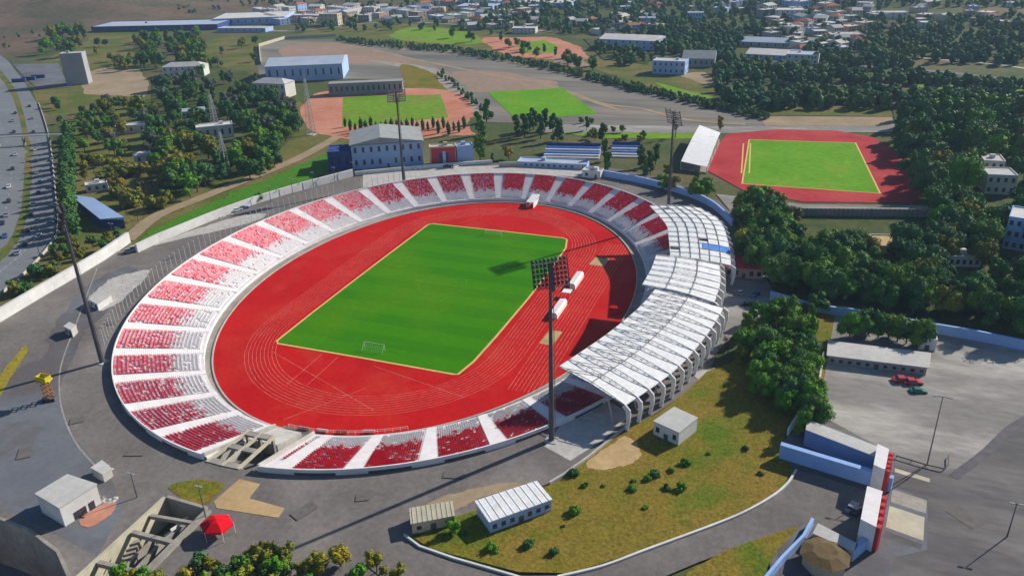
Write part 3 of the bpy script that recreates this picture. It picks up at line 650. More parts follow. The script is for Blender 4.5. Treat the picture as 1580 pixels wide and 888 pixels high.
# ------------------------------------------------------------------ canopy roof over the east side
roof = thing('stand_roof', 'long curved white canopy roof of ribbed panels over the right side of the stand', 'stadium roof', (95, 0, 0))
def lerp_poly(pl, f):
    pl = smooth_pts(pl, 8, False); d = [0]
    for a, c in zip(pl[:-1], pl[1:]): d.append(d[-1]+np.linalg.norm(c-a))
    s = f*d[-1]
    for i in range(len(pl)-1):
        if d[i+1] >= s: k = (s-d[i])/max(d[i+1]-d[i], 1e-9); return pl[i]+(pl[i+1]-pl[i])*k
    return pl[-1]
SECT = [  # inner edge, outer edge, bays, inner z, outer z, rows
    ([(69.0, -71), (76.6, -50), (82, -30), (84.3, -14.5)], [(89.3, -81), (98.2, -60), (103.6, -37), (106, -18.5)], 13, 9.6, 7.6, 1, 'plain'),
    ([(79.6, -13.5), (79.9, 0), (79.2, 12.5)], [(103, -17.5), (103, -2), (101, 12.8)], 6, 9.8, 8.6, 3, 'mid'),
    ([(84, 13.8), (80.4, 31), (76.6, 46), (66.2, 66)], [(104.6, 15.5), (101.6, 35), (95.6, 59), (85.5, 72.5)], 11, 9.0, 7.6, 6, 'grid')]
for inn, out, nb, zi, zo, rows, kd in SECT:
    for b_ in range(nb):
        f0, f1 = b_/nb, (b_+1)/nb; g0, g1 = f0+.012/nb, f1-.012/nb
        I0, I1, O0, O1 = lerp_poly(inn, g0), lerp_poly(inn, g1), lerp_poly(out, g0), lerp_poly(out, g1)
        mb = MB(); ng = {'plain': 2, 'mid': 3, 'grid': 6}[kd]; cols = {'plain': 1, 'mid': 2, 'grid': 2}[kd]
        for r in range(ng):
            for c in range(cols):
                a0, a1 = (r+.006)/ng, (r+.994)/ng; c0, c1 = (c+.006)/cols, (c+.994)/cols
                if kd == 'grid' and random.random() < .03: continue
                def q(a, s): p = (I0*(1-s)+I1*s)*(1-a)+(O0*(1-s)+O1*s)*a; return p, zi+(zo-zi)*a+.5*math.sin(math.pi*a)
                pts = [q(a0, c0), q(a0, c1), q(a1, c1), q(a1, c0)]
                dz = random.uniform(-.05, .05)
                mb.prism([p for p, z in pts], [z-.12+dz for p, z in pts], [z+dz for p, z in pts])
        if mb.f:
            if kd == 'grid' and b_ == 2:
                part('roof_panel', mb, M['roof_grid'], roof)
                pts = [q(.55, 0), q(.55, 1), q(1, 1), q(1, 0)]; part('tarpaulin', MB().prism([p for p, z in pts], [z+.05 for p, z in pts], [z+.2 for p, z in pts]), M['tarp_blue'], roof, label='blue tarpaulin on the far roof section')
            else: part('roof_panel', mb, M['roof_white'] if kd != 'grid' else M['roof_grid'], roof)
    # purlins lying on the panels
    for r in ({'plain': (.5,), 'mid': (.33, .66), 'grid': (.17, .34, .5, .66, .84)}[kd]):
        mb = MB(); prev = None
        for k in range(nb*2+1):
            I, O = lerp_poly(inn, k/nb/2), lerp_poly(out, k/nb/2); p = I+(O-I)*r; q_ = (*p, zi+(zo-zi)*r+.5*math.sin(math.pi*r)+.18)
            if prev: mb.tube(prev, q_, .13, n=4)
            prev = q_
        part('purlin', mb, M['steel_grey'], roof)
    if kd == 'plain':
        for k in range(nb):
            I0, O0, I1, O1 = lerp_poly(inn, k/nb), lerp_poly(out, k/nb), lerp_poly(inn, (k+1)/nb), lerp_poly(out, (k+1)/nb)
            a_, b2 = I0+(O0-I0)*.1, I1+(O1-I1)*.5; part('brace', MB().tube((*a_, zi+.35), (*b2, (zi+zo)/2+.85), .1, n=4), M['steel_grey'], roof)
    # trusses with raking outer legs
    for b_ in range(nb+1):
        f = b_/nb; I, O = lerp_poly(inn, f), lerp_poly(out, f); d = (O-I)/np.linalg.norm(O-I); s = np.array([-d[1], d[0]])
        mb = MB()
        B0 = I+(O-I)*.62                     # where the inner leg meets the roof
        hz = .6 if kd == 'plain' else .3
        m_ = 12; prev = None
        for k in range(m_+1):
            a = k/m_; p = I+(O-I)*a; z = zi+(zo-zi)*a+.5*math.sin(math.pi*a); top = z+hz*math.sin(math.pi*min(a*.9+.1, 1))
            cur = ((*p, z-.35), (*p, top+.05))
            if prev:
                mb.tube(prev[1], cur[1], .11, n=5); mb.tube(prev[0], cur[0], .09, n=5)
                mb.tube(prev[k % 2], cur[1-k % 2], .06, n=4)
            prev = cur
        part('truss', mb, M['steel_grey'] if kd == 'plain' else M['steel_white'], roof)
        # outer fin: curved down to the ground
        fin = MB(); E0 = O+d*.2; E1 = O+d*1.8; E2 = O+d*.9
        q1 = [(E0, zo+.3), (E1, zo-.8), (O+d*2.0, zo-3), (O+d*1.3, 0), (O+d*.35, 0), (O+d*.9, zo-3.2), (O+d*.4, zo-1.4), (O-d*.8, zo-.8)]
        for sg in (-1, 1):
            fin.poly([(*(p+s*.2*sg), z) for p, z in (q1 if sg > 0 else q1[::-1])])
        for i in range(len(q1)):
            (p, z), (p2, z2) = q1[i], q1[(i+1) % len(q1)]; fin.quad((*(p+s*.2), z), (*(p-s*.2), z), (*(p2-s*.2), z2), (*(p2+s*.2), z2))
        part('column_fin', fin, M['steel_white'], roof)
        if b_ % 2 == 0:
            part('column', MB().tube((*(O-d*3.5), 0), (*(O-d*5.5), zo-.2), .28, .22, 8), M['concrete'], roof)
    # edge beams
    for edge, z in ((inn, zi), (out, zo)):
        mb = MB(); pl = smooth_pts(edge, 8, False)
        for a, c in zip(pl[:-1], pl[1:]): mb.tube((*a, z-.1), (*c, z-.1), .16, n=5)
        part('edge_beam', mb, M['steel_white'], roof)
bw = MB(); pl = smooth_pts([(91, -84), (99.5, -60), (104.2, -38), (106.5, -18), (103.5, 0), (104, 16), (100, 38), (93, 60)], 6, False)
# ------------------------------------------------------------------ floodlight masts
lampm = MB().tube((0, 0, 0), (0, .38, 0), .26, .42, 10)
lamp_me = lampm.mesh('lamp', M['steel_dark']); gl_me = MB().tube((0, .385, 0), (0, .41, 0), .38, .38, 10).mesh('lamp_glass', M['lamp_glass'])
def floodlight(base, h, label, cols=9, rows=6, W_=8.6, H_=6.6):
    o = thing('floodlight_mast', label, 'floodlight', base, 'floodlight masts at the corners of the stand')
    part('footing', MB().box(base, 3, 3, 0, .5), M['concrete'], o)
    mb = MB(); segs = 6
    for k in range(segs): mb.tube((base[0], base[1], .5+(h-3)*k/segs), (base[0], base[1], .5+(h-3)*(k+1)/segs), .72-.42*k/segs, .72-.42*(k+1)/segs, 14, cap=False)
    part('pole', mb, M['steel_dark'], o, smooth=True)
    hd = thing('lamp_rack', None, None, (0, 0, 0)); del_ = hd
    bpy.data.objects.remove(hd)
    to = np.array([1-base[0], -base[1]])*.8; to /= np.linalg.norm(to); ang = math.atan2(to[1], to[0])-math.pi/2
    rk = MB(); C = Vector((0, 0, 0))
    for r in range(rows): z = -H_/2+H_*(r+.5)/rows; rk.box((0, 0), W_, .16, z-.36, z-.2)
    for c in range(4): x = -W_/2+W_*c/3; rk.box((x, -.15), .2, .22, -H_/2-.2, H_/2+.2)
    rk.box((0, -.5), 1.0, .7, -H_/2-1, H_/2-1)
    for z in (-H_/2, 0, H_/2*.7): rk.box((0, -.55), W_*.9, .9, z-.08, z)
    rot = Matrix.Rotation(ang, 4, 'Z') @ Matrix.Rotation(math.radians(-16), 4, 'X')
    rack = part('lamp_rack', rk, M['steel_dark'], None); rack.parent = o; rack.location = (0, 0, h-H_/2); rack.rotation_euler = rot.to_euler()
    for r in range(rows):
        for c in range(cols):
            l = bpy.data.objects.new('lamp', lamp_me); COL.objects.link(l); l.parent = rack; l.location = (-W_/2+W_*(c+.5)/cols, .05, -H_/2+H_*(r+.5)/rows+.1)
    gg = MB()
    for r in range(rows):
        for c in range(cols): gg.tube((-W_/2+W_*(c+.5)/cols, .44, -H_/2+H_*(r+.5)/rows+.1), (-W_/2+W_*(c+.5)/cols, .46, -H_/2+H_*(r+.5)/rows+.1), .31, .31, 8)
    gg_ = part('lamp_glass', gg, M['lamp_glass'], None); gg_.parent = rack
    ld = MB(); ld.tube((base[0]+.95, base[1], 1), (base[0]+.62, base[1], h-4), .05, n=4); ld.tube((base[0]+.95, base[1]+.4, 1), (base[0]+.62, base[1]+.4, h-4), .05, n=4)
    for k in range(50): f = k/50; z = 1+(h-5)*f; x = base[0]+.95-.33*f; ld.tube((x, base[1], z), (x, base[1]+.4, z), .03, n=3)
    part('ladder', ld, M['steel_dark'], o)
floodlight(P(851, 680), 49.5, 'tall dark floodlight mast nearest the camera beside the near rim of the stand')
floodlight(P(158, 560), 50, 'tall dark leaning floodlight mast on the left concourse', W_=8.)
floodlight(P(623, 280), 46, 'tall floodlight mast in front of the gym hall at the far left of the stand', W_=8.6)
floodlight(P(1031, 322), 44, 'tall grey floodlight mast behind the far end of the white canopy roof', W_=8.6)

# ------------------------------------------------------------------ things on the field
def goal(x, y, s, label):
    g_ = thing('goal', label, 'goal', (x, y, TZ), 'football goals')
    mb = MB()
    for a in (-3.66, 3.66): mb.tube((x+a, y, TZ), (x+a, y, TZ+2.44), .06, n=6); mb.tube((x+a, y, TZ+2.44), (x+a, y+s*2, TZ), .05, n=5)
    mb.tube((x-3.66, y, TZ+2.44), (x+3.66, y, TZ+2.44), .06, n=6); part('goal_frame', mb, M['stair'], g_)
    nb_ = MB()
    for k in range(12): a = -3.66+7.32*k/11; nb_.tube((x+a, y, TZ+2.44), (x+a, y+s*2, TZ), .012, n=3)
    for k in range(5): f = k/4; nb_.tube((x-3.66, y+s*2*f, TZ+2.44*(1-f)), (x+3.66, y+s*2*f, TZ+2.44*(1-f)), .012, n=3)
    part('net', nb_, M['stair'], g_)
goal(1, -52.6, -1, 'white football goal at the near end of the pitch'); goal(1, 52.6, 1, 'white football goal at the far end of the pitch')
def dugout(px, py, L_, label):
    p = P(px, py, TZ); g_ = thing('dugout', label, 'dugout', p, 'white team shelters beside the pitch')
    prof = [(1.3, 0), (1.3, 1.6), (.7, 2.3), (-1.3, 2.1), (-1.3, 1.9), (.6, 2.1), (1.15, 1.5), (1.15, 0)]
    mb = MB(); n = len(prof)
    for s in (-1, 1): mb.poly([(p[0]+x, p[1]+s*L_/2, TZ+z) for x, z in (prof if s > 0 else prof[::-1])])
    for i in range(n): (x, z), (x2, z2) = prof[i], prof[(i+1) % n]; mb.quad((p[0]+x, p[1]-L_/2, TZ+z), (p[0]+x, p[1]+L_/2, TZ+z), (p[0]+x2, p[1]+L_/2, TZ+z2), (p[0]+x2, p[1]-L_/2, TZ+z2))
    part('shell', mb, M['stair'], g_); part('bench', MB().box((p[0]+.6, p[1]), .5, L_*.9, TZ+.3, TZ+.5), M['seat_red'], g_)
    for s in (-1, 1): part('side_panel', MB().box((p[0]+.2, p[1]+s*L_/2), 2, .08, TZ, TZ+1.8), M['stair'], g_)
dugout(889, 436, 12, 'far white curved dugout shelter right of the pitch'); dugout(862, 480, 12, 'near white curved dugout shelter right of the pitch beside the mast')
p = P(875, 457, TZ); pv = thing('technical_tent', 'small pale tent between the two white dugouts', 'tent', p)
part('tent_roof', MB().prism([(p[0]-1.6, p[1]-1.6), (p[0]+1.6, p[1]-1.6), (p[0]+1.6, p[1]+1.6), (p[0]-1.6, p[1]+1.6)], TZ+2.1, TZ+2.3), M['stair'], pv)
for a in (-1.5, 1.5):
    for b_ in (-1.5, 1.5): part('leg', MB().tube((p[0]+a, p[1]+b_, TZ), (p[0]+a, p[1]+b_, TZ+2.1), .06, n=5), M['steel_white'], pv)

# ------------------------------------------------------------------ walls
pw_ = thing('perimeter_wall', 'long thick pale concrete wall between the highway slope and the left concourse', 'wall', P(120, 426))
part('wall_section', wall_along([(-70, 535), (0, 497), (60, 461), (120, 426), (160, 402), (200, 374)], 4.6, 1.2), M['wall_white'], pw_)
pw2 = thing('perimeter_wall', 'pale concrete wall beside the grass bank at the upper left of the concourse', 'wall', P(330, 336))
part('wall_section', wall_along([(212, 390), (245, 374), (322, 342), (345, 333), (400, 313), (470, 292), (545, 272)], 3.8, 1.), M['wall_white'], pw2)
part('wall_section', wall_along([(548, 271), (640, 262), (700, 257), (760, 253)], 2.2, .8), M['wall_white'], pw2)
pw3 = thing('perimeter_wall', 'curved wall tinted with blue shade around the far right end of the stand', 'wall', P(1000, 280))
part('wall_section', wall_along([(770, 258), (840, 256), (898, 262)], 2.6, .8), M['concrete'], pw3)
part('wall_section', wall_along([(900, 268), (950, 276), (1000, 286), (1060, 303), (1100, 322), (1130, 350)], 3.4, .8, sm=True), M['blue_shade_wall'], pw3)
bwl = thing('boundary_wall', 'white wall tinted with blue shade in front of the dense wood', 'wall', P(1440, 510))
part('wall_section', wall_along([(1188, 462), (1215, 470), (1245, 480), (1300, 489)], 3.2, .8), M['blue_shade_wall'], bwl)
part('wall_section', wall_along([(1300, 489), (1440, 515), (1500, 525), (1600, 546), (1700, 570)], 3.6, .8), M['blue_shade_wall'], bwl)
bw2 = thing('boundary_wall', 'low white curved wall along the near edge of the dry grass area', 'wall', P(1100, 812))
part('wall_section', wall_along([(624, 828), (648, 846), (700, 864), (790, 890), (840, 905)], .9, .45), M['wall_white'], bw2)
part('wall_section', wall_along([(860, 893), (930, 876), (1000, 850), (1100, 813), (1150, 792), (1192, 768), (1215, 748), (1228, 728)], .9, .5, sm=True), M['wall_white'], bw2)
bw4 = thing('boundary_wall', 'low concrete edge wall between the near concourse and the sandy patch', 'wall', P(905, 712))
part('wall_section', wall_along([(848, 748), (870, 735), (905, 710), (965, 662), (972, 652)], 1.0, .5), M['concrete'], bw4)
bw5 = thing('boundary_wall', 'short white wall beside the brown roofed hut at the bottom right', 'wall', P(1220, 850))
part('wall_section', wall_along([(1252, 812), (1238, 838), (1205, 872), (1165, 920)], 2.4, .6), M['blue_shade_wall'], bw5)
bw6 = thing('boundary_wall', 'short pale wall running down beside the tree cluster to the gate', 'wall', P(1268, 590))
part('wall_section', wall_along([(1270, 552), (1262, 600), (1235, 640), (1215, 672)], 2.2, .5), M['wall_white'], bw6)
kb = thing('guard_rail', 'low concrete barrier along the right edge of the highway', 'barrier', P(86, 300))
part('barrier', wall_along([(60, 160), (76, 212), (86, 300), (90, 350), (80, 376), (45, 416), (0, 456)], 1., .5, sm=True), M['concrete'], kb)

# ------------------------------------------------------------------ buildings
def building(name, label, cat, x0, y0, x1, y1, ytop, depth, wm, rm, roof='flat', win=(0, 0), door=False, group=None, over=.35, rise=2.5, side_win=0, parapet=True, close=False):
    """front facade stands on photo points (x0,y0)-(x1,y1); ytop = photo row of its top edge at the left corner"""
    a, b_ = P(x0, y0)[:2], P(x1, y1)[:2]; h = max(height_at(a, ytop), 2.2)
    d = (b_-a); Lx = np.linalg.norm(d); d /= Lx; n = np.array([-d[1], d[0]])
    if np.dot(n, away(a)) < 0: n = -n
    o = thing(name, label, cat, (*((a+b_)/2), 0), group)
    c, e = b_+n*depth, a+n*depth
    part('wall', MB().prism([a, b_, c, e], 0, h), M[wm], o)
    def Q(u, v): return a+d*u+n*v
    if roof == 'flat':
        r = part('roof', MB().prism([Q(.25, .25), Q(Lx-.25, .25), Q(Lx-.25, depth-.25), Q(.25, depth-.25)], h-.2, h+.05), M[rm], o)
        if parapet:
            mb = MB(); w_ = .3; ov_ = .08; ph = .45
            for (u0, u1, v0, v1) in ((-ov_, Lx+ov_, -ov_, w_), (-ov_, Lx+ov_, depth-w_, depth+ov_), (-ov_, w_, w_, depth-w_), (Lx-w_, Lx+ov_, w_, depth-w_)):
                mb.prism([Q(u0, v0), Q(u1, v0), Q(u1, v1), Q(u0, v1)], h-.05, h+ph)
            part('parapet', mb, M[wm], r)
            if Lx > 7 and random.random() < .7:
                q = Q(Lx*random.uniform(.25, .75), depth*random.uniform(.4, .7)); part('roof_box', MB().box(q, 2.2, 1.8, h+.05, h+1.7, math.atan2(d[1], d[0])), M[wm], r)
    elif roof == 'gable':          # ridge parallel to the facade
        mb = MB(); A, B2 = Q(-over, -over), Q(Lx+over, -over); C2, D2 = Q(Lx+over, depth+over), Q(-over, depth+over); E1, E2 = Q(-over, depth/2), Q(Lx+over, depth/2)
        z = h+.02; mb.quad((*A, z), (*B2, z), (*E2, z+rise), (*E1, z+rise)); mb.quad((*C2, z), (*D2, z), (*E1, z+rise), (*E2, z+rise))
        mb.quad((*B2, z-.25), (*A, z-.25), (*A, z), (*B2, z)); mb.quad((*A, z-.25), (*B2, z-.25), (*C2, z-.25), (*D2, z-.25))
        mb.poly([(*A, z), (*E1, z+rise), (*D2, z)]); mb.poly([(*B2, z), (*C2, z), (*E2, z+rise)])
        part('roof', mb, M[rm], o)
    elif roof == 'cross':          # ridge at right angles to the facade
        mb = MB(); A, B2 = Q(-over, -over), Q(Lx+over, -over); C2, D2 = Q(Lx+over, depth+over), Q(-over, depth+over); E1, E2 = Q(Lx*.42, -over), Q(Lx*.42, depth+over)
        z = h+.02; mb.quad((*A, z), (*E1, z+rise), (*E2, z+rise), (*D2, z)); mb.quad((*B2, z), (*C2, z), (*E2, z+rise), (*E1, z+rise))
        mb.poly([(*A, z), (*B2, z), (*E1, z+rise)]); mb.poly([(*C2, z), (*D2, z), (*E2, z+rise)]); mb.quad((*A, z-.25), (*B2, z-.25), (*C2, z-.25), (*D2, z-.25))
        part('roof', mb, M[rm], o)
    elif roof == 'hip':
        mb = MB(); A, B2 = Q(-over, -over), Q(Lx+over, -over); C2, D2 = Q(Lx+over, depth+over), Q(-over, depth+over); k = min(Lx, depth)/2*.9; E1, E2 = Q(k, depth/2), Q(Lx-k, depth/2); z = h+.02
        mb.quad((*A, z), (*B2, z), (*E2, z+rise), (*E1, z+rise)); mb.quad((*C2, z), (*D2, z), (*E1, z+rise), (*E2, z+rise)); mb.poly([(*A, z), (*E1, z+rise), (*D2, z)]); mb.poly([(*B2, z), (*C2, z), (*E2, z+rise)]); mb.quad((*A, z-.2), (*B2, z-.2), (*C2, z-.2), (*D2, z-.2))
        part('roof', mb, M[rm], o)
    elif roof == 'shed':
        A, B2, C2, D2 = Q(-over, -over), Q(Lx+over, -over), Q(Lx+over, depth+over), Q(-over, depth+over)
        part('roof', MB().prism([A, B2, C2, D2], [h, h, h+rise, h+rise], [h+.2, h+.2, h+rise+.2, h+rise+.2]), M[rm], o)
    rws, cls = win
    ww = min(1.3, Lx/max(cls, 1)*.5); fh = h/max(rws, 1)
    for side in (0, 1):
        cc = cls if side == 0 else side_win; LL = Lx if side == 0 else depth
        for r in range(rws):
            for c_ in range(cc):
                u = LL*(c_+.5)/cc; z0 = fh*r+fh*.34; z1 = z0+fh*.42
                if door and side == 0 and r == 0 and c_ == cc//2: continue
                def F(u_, o_): return (Q(u_, -o_) if side == 0 else Q(Lx+o_, u_))
                wn = part('window', MB().prism([F(u-ww/2, .07), F(u+ww/2, .07), F(u+ww/2, -.03), F(u-ww/2, -.03)], z0, z1), M['glass'], o)
                if close: part('sill', MB().prism([F(u-ww/2-.12, .2), F(u+ww/2+.12, .2), F(u+ww/2+.12, -.02), F(u-ww/2-.12, -.02)], z0-.12, z0-.02), M['concrete'], wn)
    if door:
        u = Lx*(((cls//2)+.5)/cls if cls else .5); part('door', MB().prism([Q(u-.6, -.08), Q(u+.6, -.08), Q(u+.6, .03), Q(u-.6, .03)], .02, min(2.2, h*.8)), M['steel_dark'], o)
    return o, a, b_, d, n, h
B = building
B('gym_hall', 'large grey roofed gym hall with a shade tinted front behind the far left floodlight', 'hall', 545, 262, 654, 254, 224, 30, 'house_blue', 'roof_grey', 'cross', (2, 9), True, side_win=4, rise=3.2, close=True, over=.8)  # front's blue shade is put into the wall colour
B('annex', 'dark blue annex block on the left of the gym hall', 'building', 508, 264, 543, 262, 236, 14, 'navy', 'navy', 'flat', (1, 3))
o, a, b_, d, n, h = B('screen_building', 'beige low building with a dark red and purple mural panel facing the stadium', 'building', 664, 256, 704, 254, 228, 6, 'house_cream', 'roof_beige', 'flat')
part('mural', MB().prism([a+d*1-n*.12, b_-d*.2-n*.12, b_-d*.2, a+d*1], .8, h-.4), M['red_paint'], o)
pc = a+(b_-a)*.55; part('mural_figure', MB().prism([pc-d*2.6-n*.16, pc+d*2.4-n*.16, pc+d*2.4-n*.13, pc-d*2.6-n*.13], 1.2, h*.7), M['navy'], o)
part('mural_figure', MB().prism([pc-d*.7-n*.2, pc+d*.9-n*.2, pc+d*.9-n*.17, pc-d*.7-n*.17], 1.0, h*.78), M['house_white'], o)
B('service_building', 'plain light blue grey block right of the mural building', 'building', 706, 253, 731, 251, 227, 7, 'house_blue', 'roof_blue', 'flat')
B('clubhouse', 'low long building with a flat grey blue roof behind the far rim of the stand', 'building', 798, 257, 905, 262, 250, 9, 'house_blue', 'roof_blue', 'flat', (1, 12))
B('ticket_kiosk', 'small white kiosk at the right end of the low grey clubhouse', 'kiosk', 898, 274, 926, 277, 263, 5, 'wall_white', 'roof_flat', 'flat', (1, 2), True)
def open_stand(label, x0, y0, x1, y1, hh, depth, col):
    a, b_ = P(x0, y0)[:2], P(x1, y1)[:2]; d = b_-a; Lx = np.linalg.norm(d); d /= Lx; n = np.array([-d[1], d[0]])
    if np.dot(n, away(a)) < 0: n = -n
    o = thing('covered_stand', label, 'stand', (*((a+b_)/2), 0), 'small stands with blue striped tiers behind the stadium')
    for k in range(5):
        q = [a+n*depth*k/5, b_+n*depth*k/5, b_+n*depth*(k+1)/5, a+n*depth*(k+1)/5]; part('tier', MB().prism(q, 0, hh*(k+1)/5), M[('seat_blue', 'house_white')[k % 2] if k else 'house_white'], o)
    part('back_wall', MB().prism([a+n*depth, b_+n*depth, b_+n*(depth+.4), a+n*(depth+.4)], 0, hh+1.5), M['navy'], o)
open_stand('small stand with blue and white tiers directly behind the grey clubhouse', 838, 244, 924, 246, 4, 12, 0)
open_stand('small stand with blue and white tiers between two dark trees right of the clubhouse', 942, 243, 986, 244, 4, 12, 0)
# second stadium: curved white canopy and low stand
q = [P(1050, 262)[:2], P(1090, 268)[:2], P(1110, 222)[:2], P(1078, 214)[:2]]
tt = thing('canopy_stand', 'white sloping canopy roof at the left end of the second red track', 'canopy', (*q[0], 0))
hz_ = [4.5, 3.5, 5.5, 7]; mb = MB(); nn_ = 8
for i in range(nn_):
    f0, f1 = i/nn_, (i+1)/nn_
    def e(f, s): p = (q[0] if s == 0 else q[1])*(1-f)+(q[3] if s == 0 else q[2])*f; z = (hz_[0] if s == 0 else hz_[1])*(1-f)+(hz_[3] if s == 0 else hz_[2])*f+1.6*math.sin(math.pi*f*.8); return (*p, z)
    A, B2, C2, D2 = e(f0, 0), e(f0, 1), e(f1, 1), e(f1, 0); mb.prism([A[:2], B2[:2], C2[:2], D2[:2]], [x[2]-.2 for x in (A, B2, C2, D2)], [x[2] for x in (A, B2, C2, D2)])
part('canopy', mb, M['roof_white'], tt)
for i in range(5):
    f = i/4
    for s in (0, 1): z = e(f, s); part('post', MB().tube((z[0], z[1], 0), (z[0], z[1], z[2]-.2), .2, n=6), M['steel_white'], tt)
part('tier', MB().prism([q[0], q[1], q[2], q[3]], 0, [1, .6, 3, 4]), M['concrete_old'], tt)
a, b_ = P(1236, 334)[:2], P(1436, 336)[:2]; d = (b_-a)/np.linalg.norm(b_-a); n = np.array([-d[1], d[0]]); n = n if np.dot(n, away(a)) > 0 else -n
ls = thing('low_stand', 'long low grey stand on the near side of the second red track', 'stand', (*((a+b_)/2), 0))
for k in range(5): part('tier', MB().prism([a+n*k*1.6, b_+n*k*1.6, b_+n*(k+1)*1.6, a+n*(k+1)*1.6], 0, 3.8-k*.7), M['concrete_old'], ls)
for k in range(28): c = a+(b_-a)*(k+.5)/28-n*.25; part('buttress', MB().box(c, .5, .6, 0, 3.6, math.atan2(d[1], d[0])), M['house_grey'], ls)
# north-west: white hall, hipped building, concrete block, sheds
B('sports_hall', 'large white sports hall with a pale blue front behind the clay ended field', 'hall', 412, 127, 530, 122, 103, 46, 'house_blue', 'roof_blue', 'gable', (1, 10), rise=3.5, close=True)
B('villa', 'white villa with several hipped roofs among trees left of the white sports hall', 'building', 392, 150, 442, 152, 128, 14, 'house_white', 'roof_flat', 'hip', (2, 6), rise=3)
B('villa', 'ornate white house half hidden by dark trees left of the lattice mast', 'building', 252, 120, 316, 118, 104, 14, 'house_white', 'roof_flat', 'hip', (2, 7), rise=3)
B('villa', 'white house with a terrace amid trees below the lattice tower', 'building', 306, 218, 362, 212, 198, 10, 'house_white', 'house_white', 'flat', (1, 5))
B('storage_block', 'tall windowless grey concrete block beside the highway parking lot', 'building', 103, 132, 137, 130, 84, 12, 'house_grey', 'roof_flat', 'flat')
B('shed', 'small white hut with an ochre tree beside it among the left trees', 'shed', 210, 254, 236, 250, 241, 6, 'house_white', 'roof_flat', 'hip', (1, 2), rise=1.5)
B('shed', 'long low white shed roof in the brushland near the grass bank', 'shed', 134, 298, 168, 293, 287, 6, 'house_white', 'house_white', 'flat', (1, 3))
B('shed', 'flat pale shed among the trees left of centre above the brushland', 'shed', 180, 208, 228, 204, 196, 8, 'house_white', 'roof_flat', 'flat', (1, 3))
B('shed', 'small blue roofed shed beside the villa under the lattice tower', 'shed', 278, 184, 318, 180, 173, 8, 'house_white', 'roof_blue', 'gable', (1, 3), rise=1.4)
B('field_stand', 'long dark roofed stand behind the clay ended field', 'stand', 508, 148, 622, 143, 130, 10, 'house_grey', 'steel_dark', 'shed', (1, 14), rise=-1.2)
# long blue shed left, seen end on
a, b_ = P(158, 350)[:2], P(192, 348)[:2]
ws = thing('warehouse', 'long dark blue roofed shed lying diagonally beside the cypress row', 'warehouse', (*a, 0))
q = [P(158, 352)[:2], P(194, 352)[:2], P(148, 322)[:2], P(112, 314)[:2]]
part('wall', MB().prism(q, 0, 4.2), M['navy'], ws); cen = np.mean(q, 0)
q2 = [cen+(p-cen)*1.04 for p in q]; part('roof', MB().prism(q2, 4.25, [4.5, 5.4, 5.4, 4.5]), M['house_blue'], ws)
# far factories and halls
B('factory', 'very long pale blue factory roof near the top left hill', 'factory', 142, 50, 336, 46, 42, 55, 'navy', 'roof_blue', 'flat', (1, 18))
B('factory', 'white roofed factory right of the long pale blue factory', 'factory', 330, 40, 440, 36, 30, 70, 'house_blue', 'house_white', 'flat', (1, 10))
B('factory', 'low white factory building nearest the road at the top left', 'factory', 336, 50, 410, 50, 44, 20, 'house_blue', 'roof_flat', 'flat', (1, 8))
B('school_building', 'broad white roofed building above the dark hedge right of the clay court', 'building', 924, 74, 1010, 78, 60, 34, 'house_blue', 'house_white', 'gable', (2, 8), rise=3)
B('school_building', 'flat roofed white and blue building below the broad white roofed one', 'building', 1006, 114, 1056, 116, 94, 16, 'house_blue', 'roof_flat', 'flat', (2, 6), side_win=2)
B('hall', 'grey arched hall right of the flat roofed white and blue building', 'hall', 1052, 103, 1102, 104, 90, 24, 'house_grey', 'roof_grey', 'gable', (1, 6), rise=5)
B('warehouse', 'long white roofed warehouse among trees at the upper right', 'warehouse', 1150, 90, 1228, 94, 83, 30, 'house_blue', 'house_white', 'gable', (1, 8), rise=3)
B('warehouse', 'long purple grey warehouse above the long white roofed one', 'warehouse', 1140, 72, 1215, 75, 64, 26, 'house_grey', 'roof_blue', 'gable', (1, 6), rise=3)
B('hall', 'pale hall beside the wood east of the long white warehouse', 'hall', 1212, 98, 1262, 100, 84, 20, 'house_white', 'roof_blue', 'flat', (2, 5))
B('house', 'white house with two wings in the wood at the right edge', 'house', 1518, 300, 1564, 302, 270, 12, 'house_white', 'roof_flat', 'flat', (2, 4), side_win=2, close=True)
B('house', 'taller grey white house just behind the two winged house in the wood', 'house', 1512, 276, 1545, 278, 248, 12, 'house_white', 'roof_flat', 'flat', (2, 3), side_win=2, close=True)
B('apartment_building', 'bright blue white apartment building cut by the right edge of the photo', 'building', 1545, 384, 1640, 400, 335, 14, 'blue_shade_wall', 'house_white', 'flat', (3, 8), side_win=3, close=True)
B('shed', 'small building with a bright pale roof inside the dense wood', 'shed', 1352, 392, 1388, 393, 380, 12, 'house_white', 'sand', 'flat', (1, 3))
B('shed', 'ruined pale shed with white walls deep in the dense wood', 'shed', 1452, 412, 1520, 414, 396, 6, 'wall_white', 'concrete_old', 'flat', (1, 7))
B('cafe_building', 'low red roofed building behind the outer edge of the white canopy', 'building', 1118, 428, 1176, 432, 412, 7, 'house_pink', 'red_paint', 'shed', (1, 5), True, rise=1)
B('guard_hut', 'small white hut at the right end of the long low grey building', 'hut', 1416, 540, 1442, 544, 522, 5, 'wall_white', 'roof_flat', 'flat', (1, 1), True, close=True)
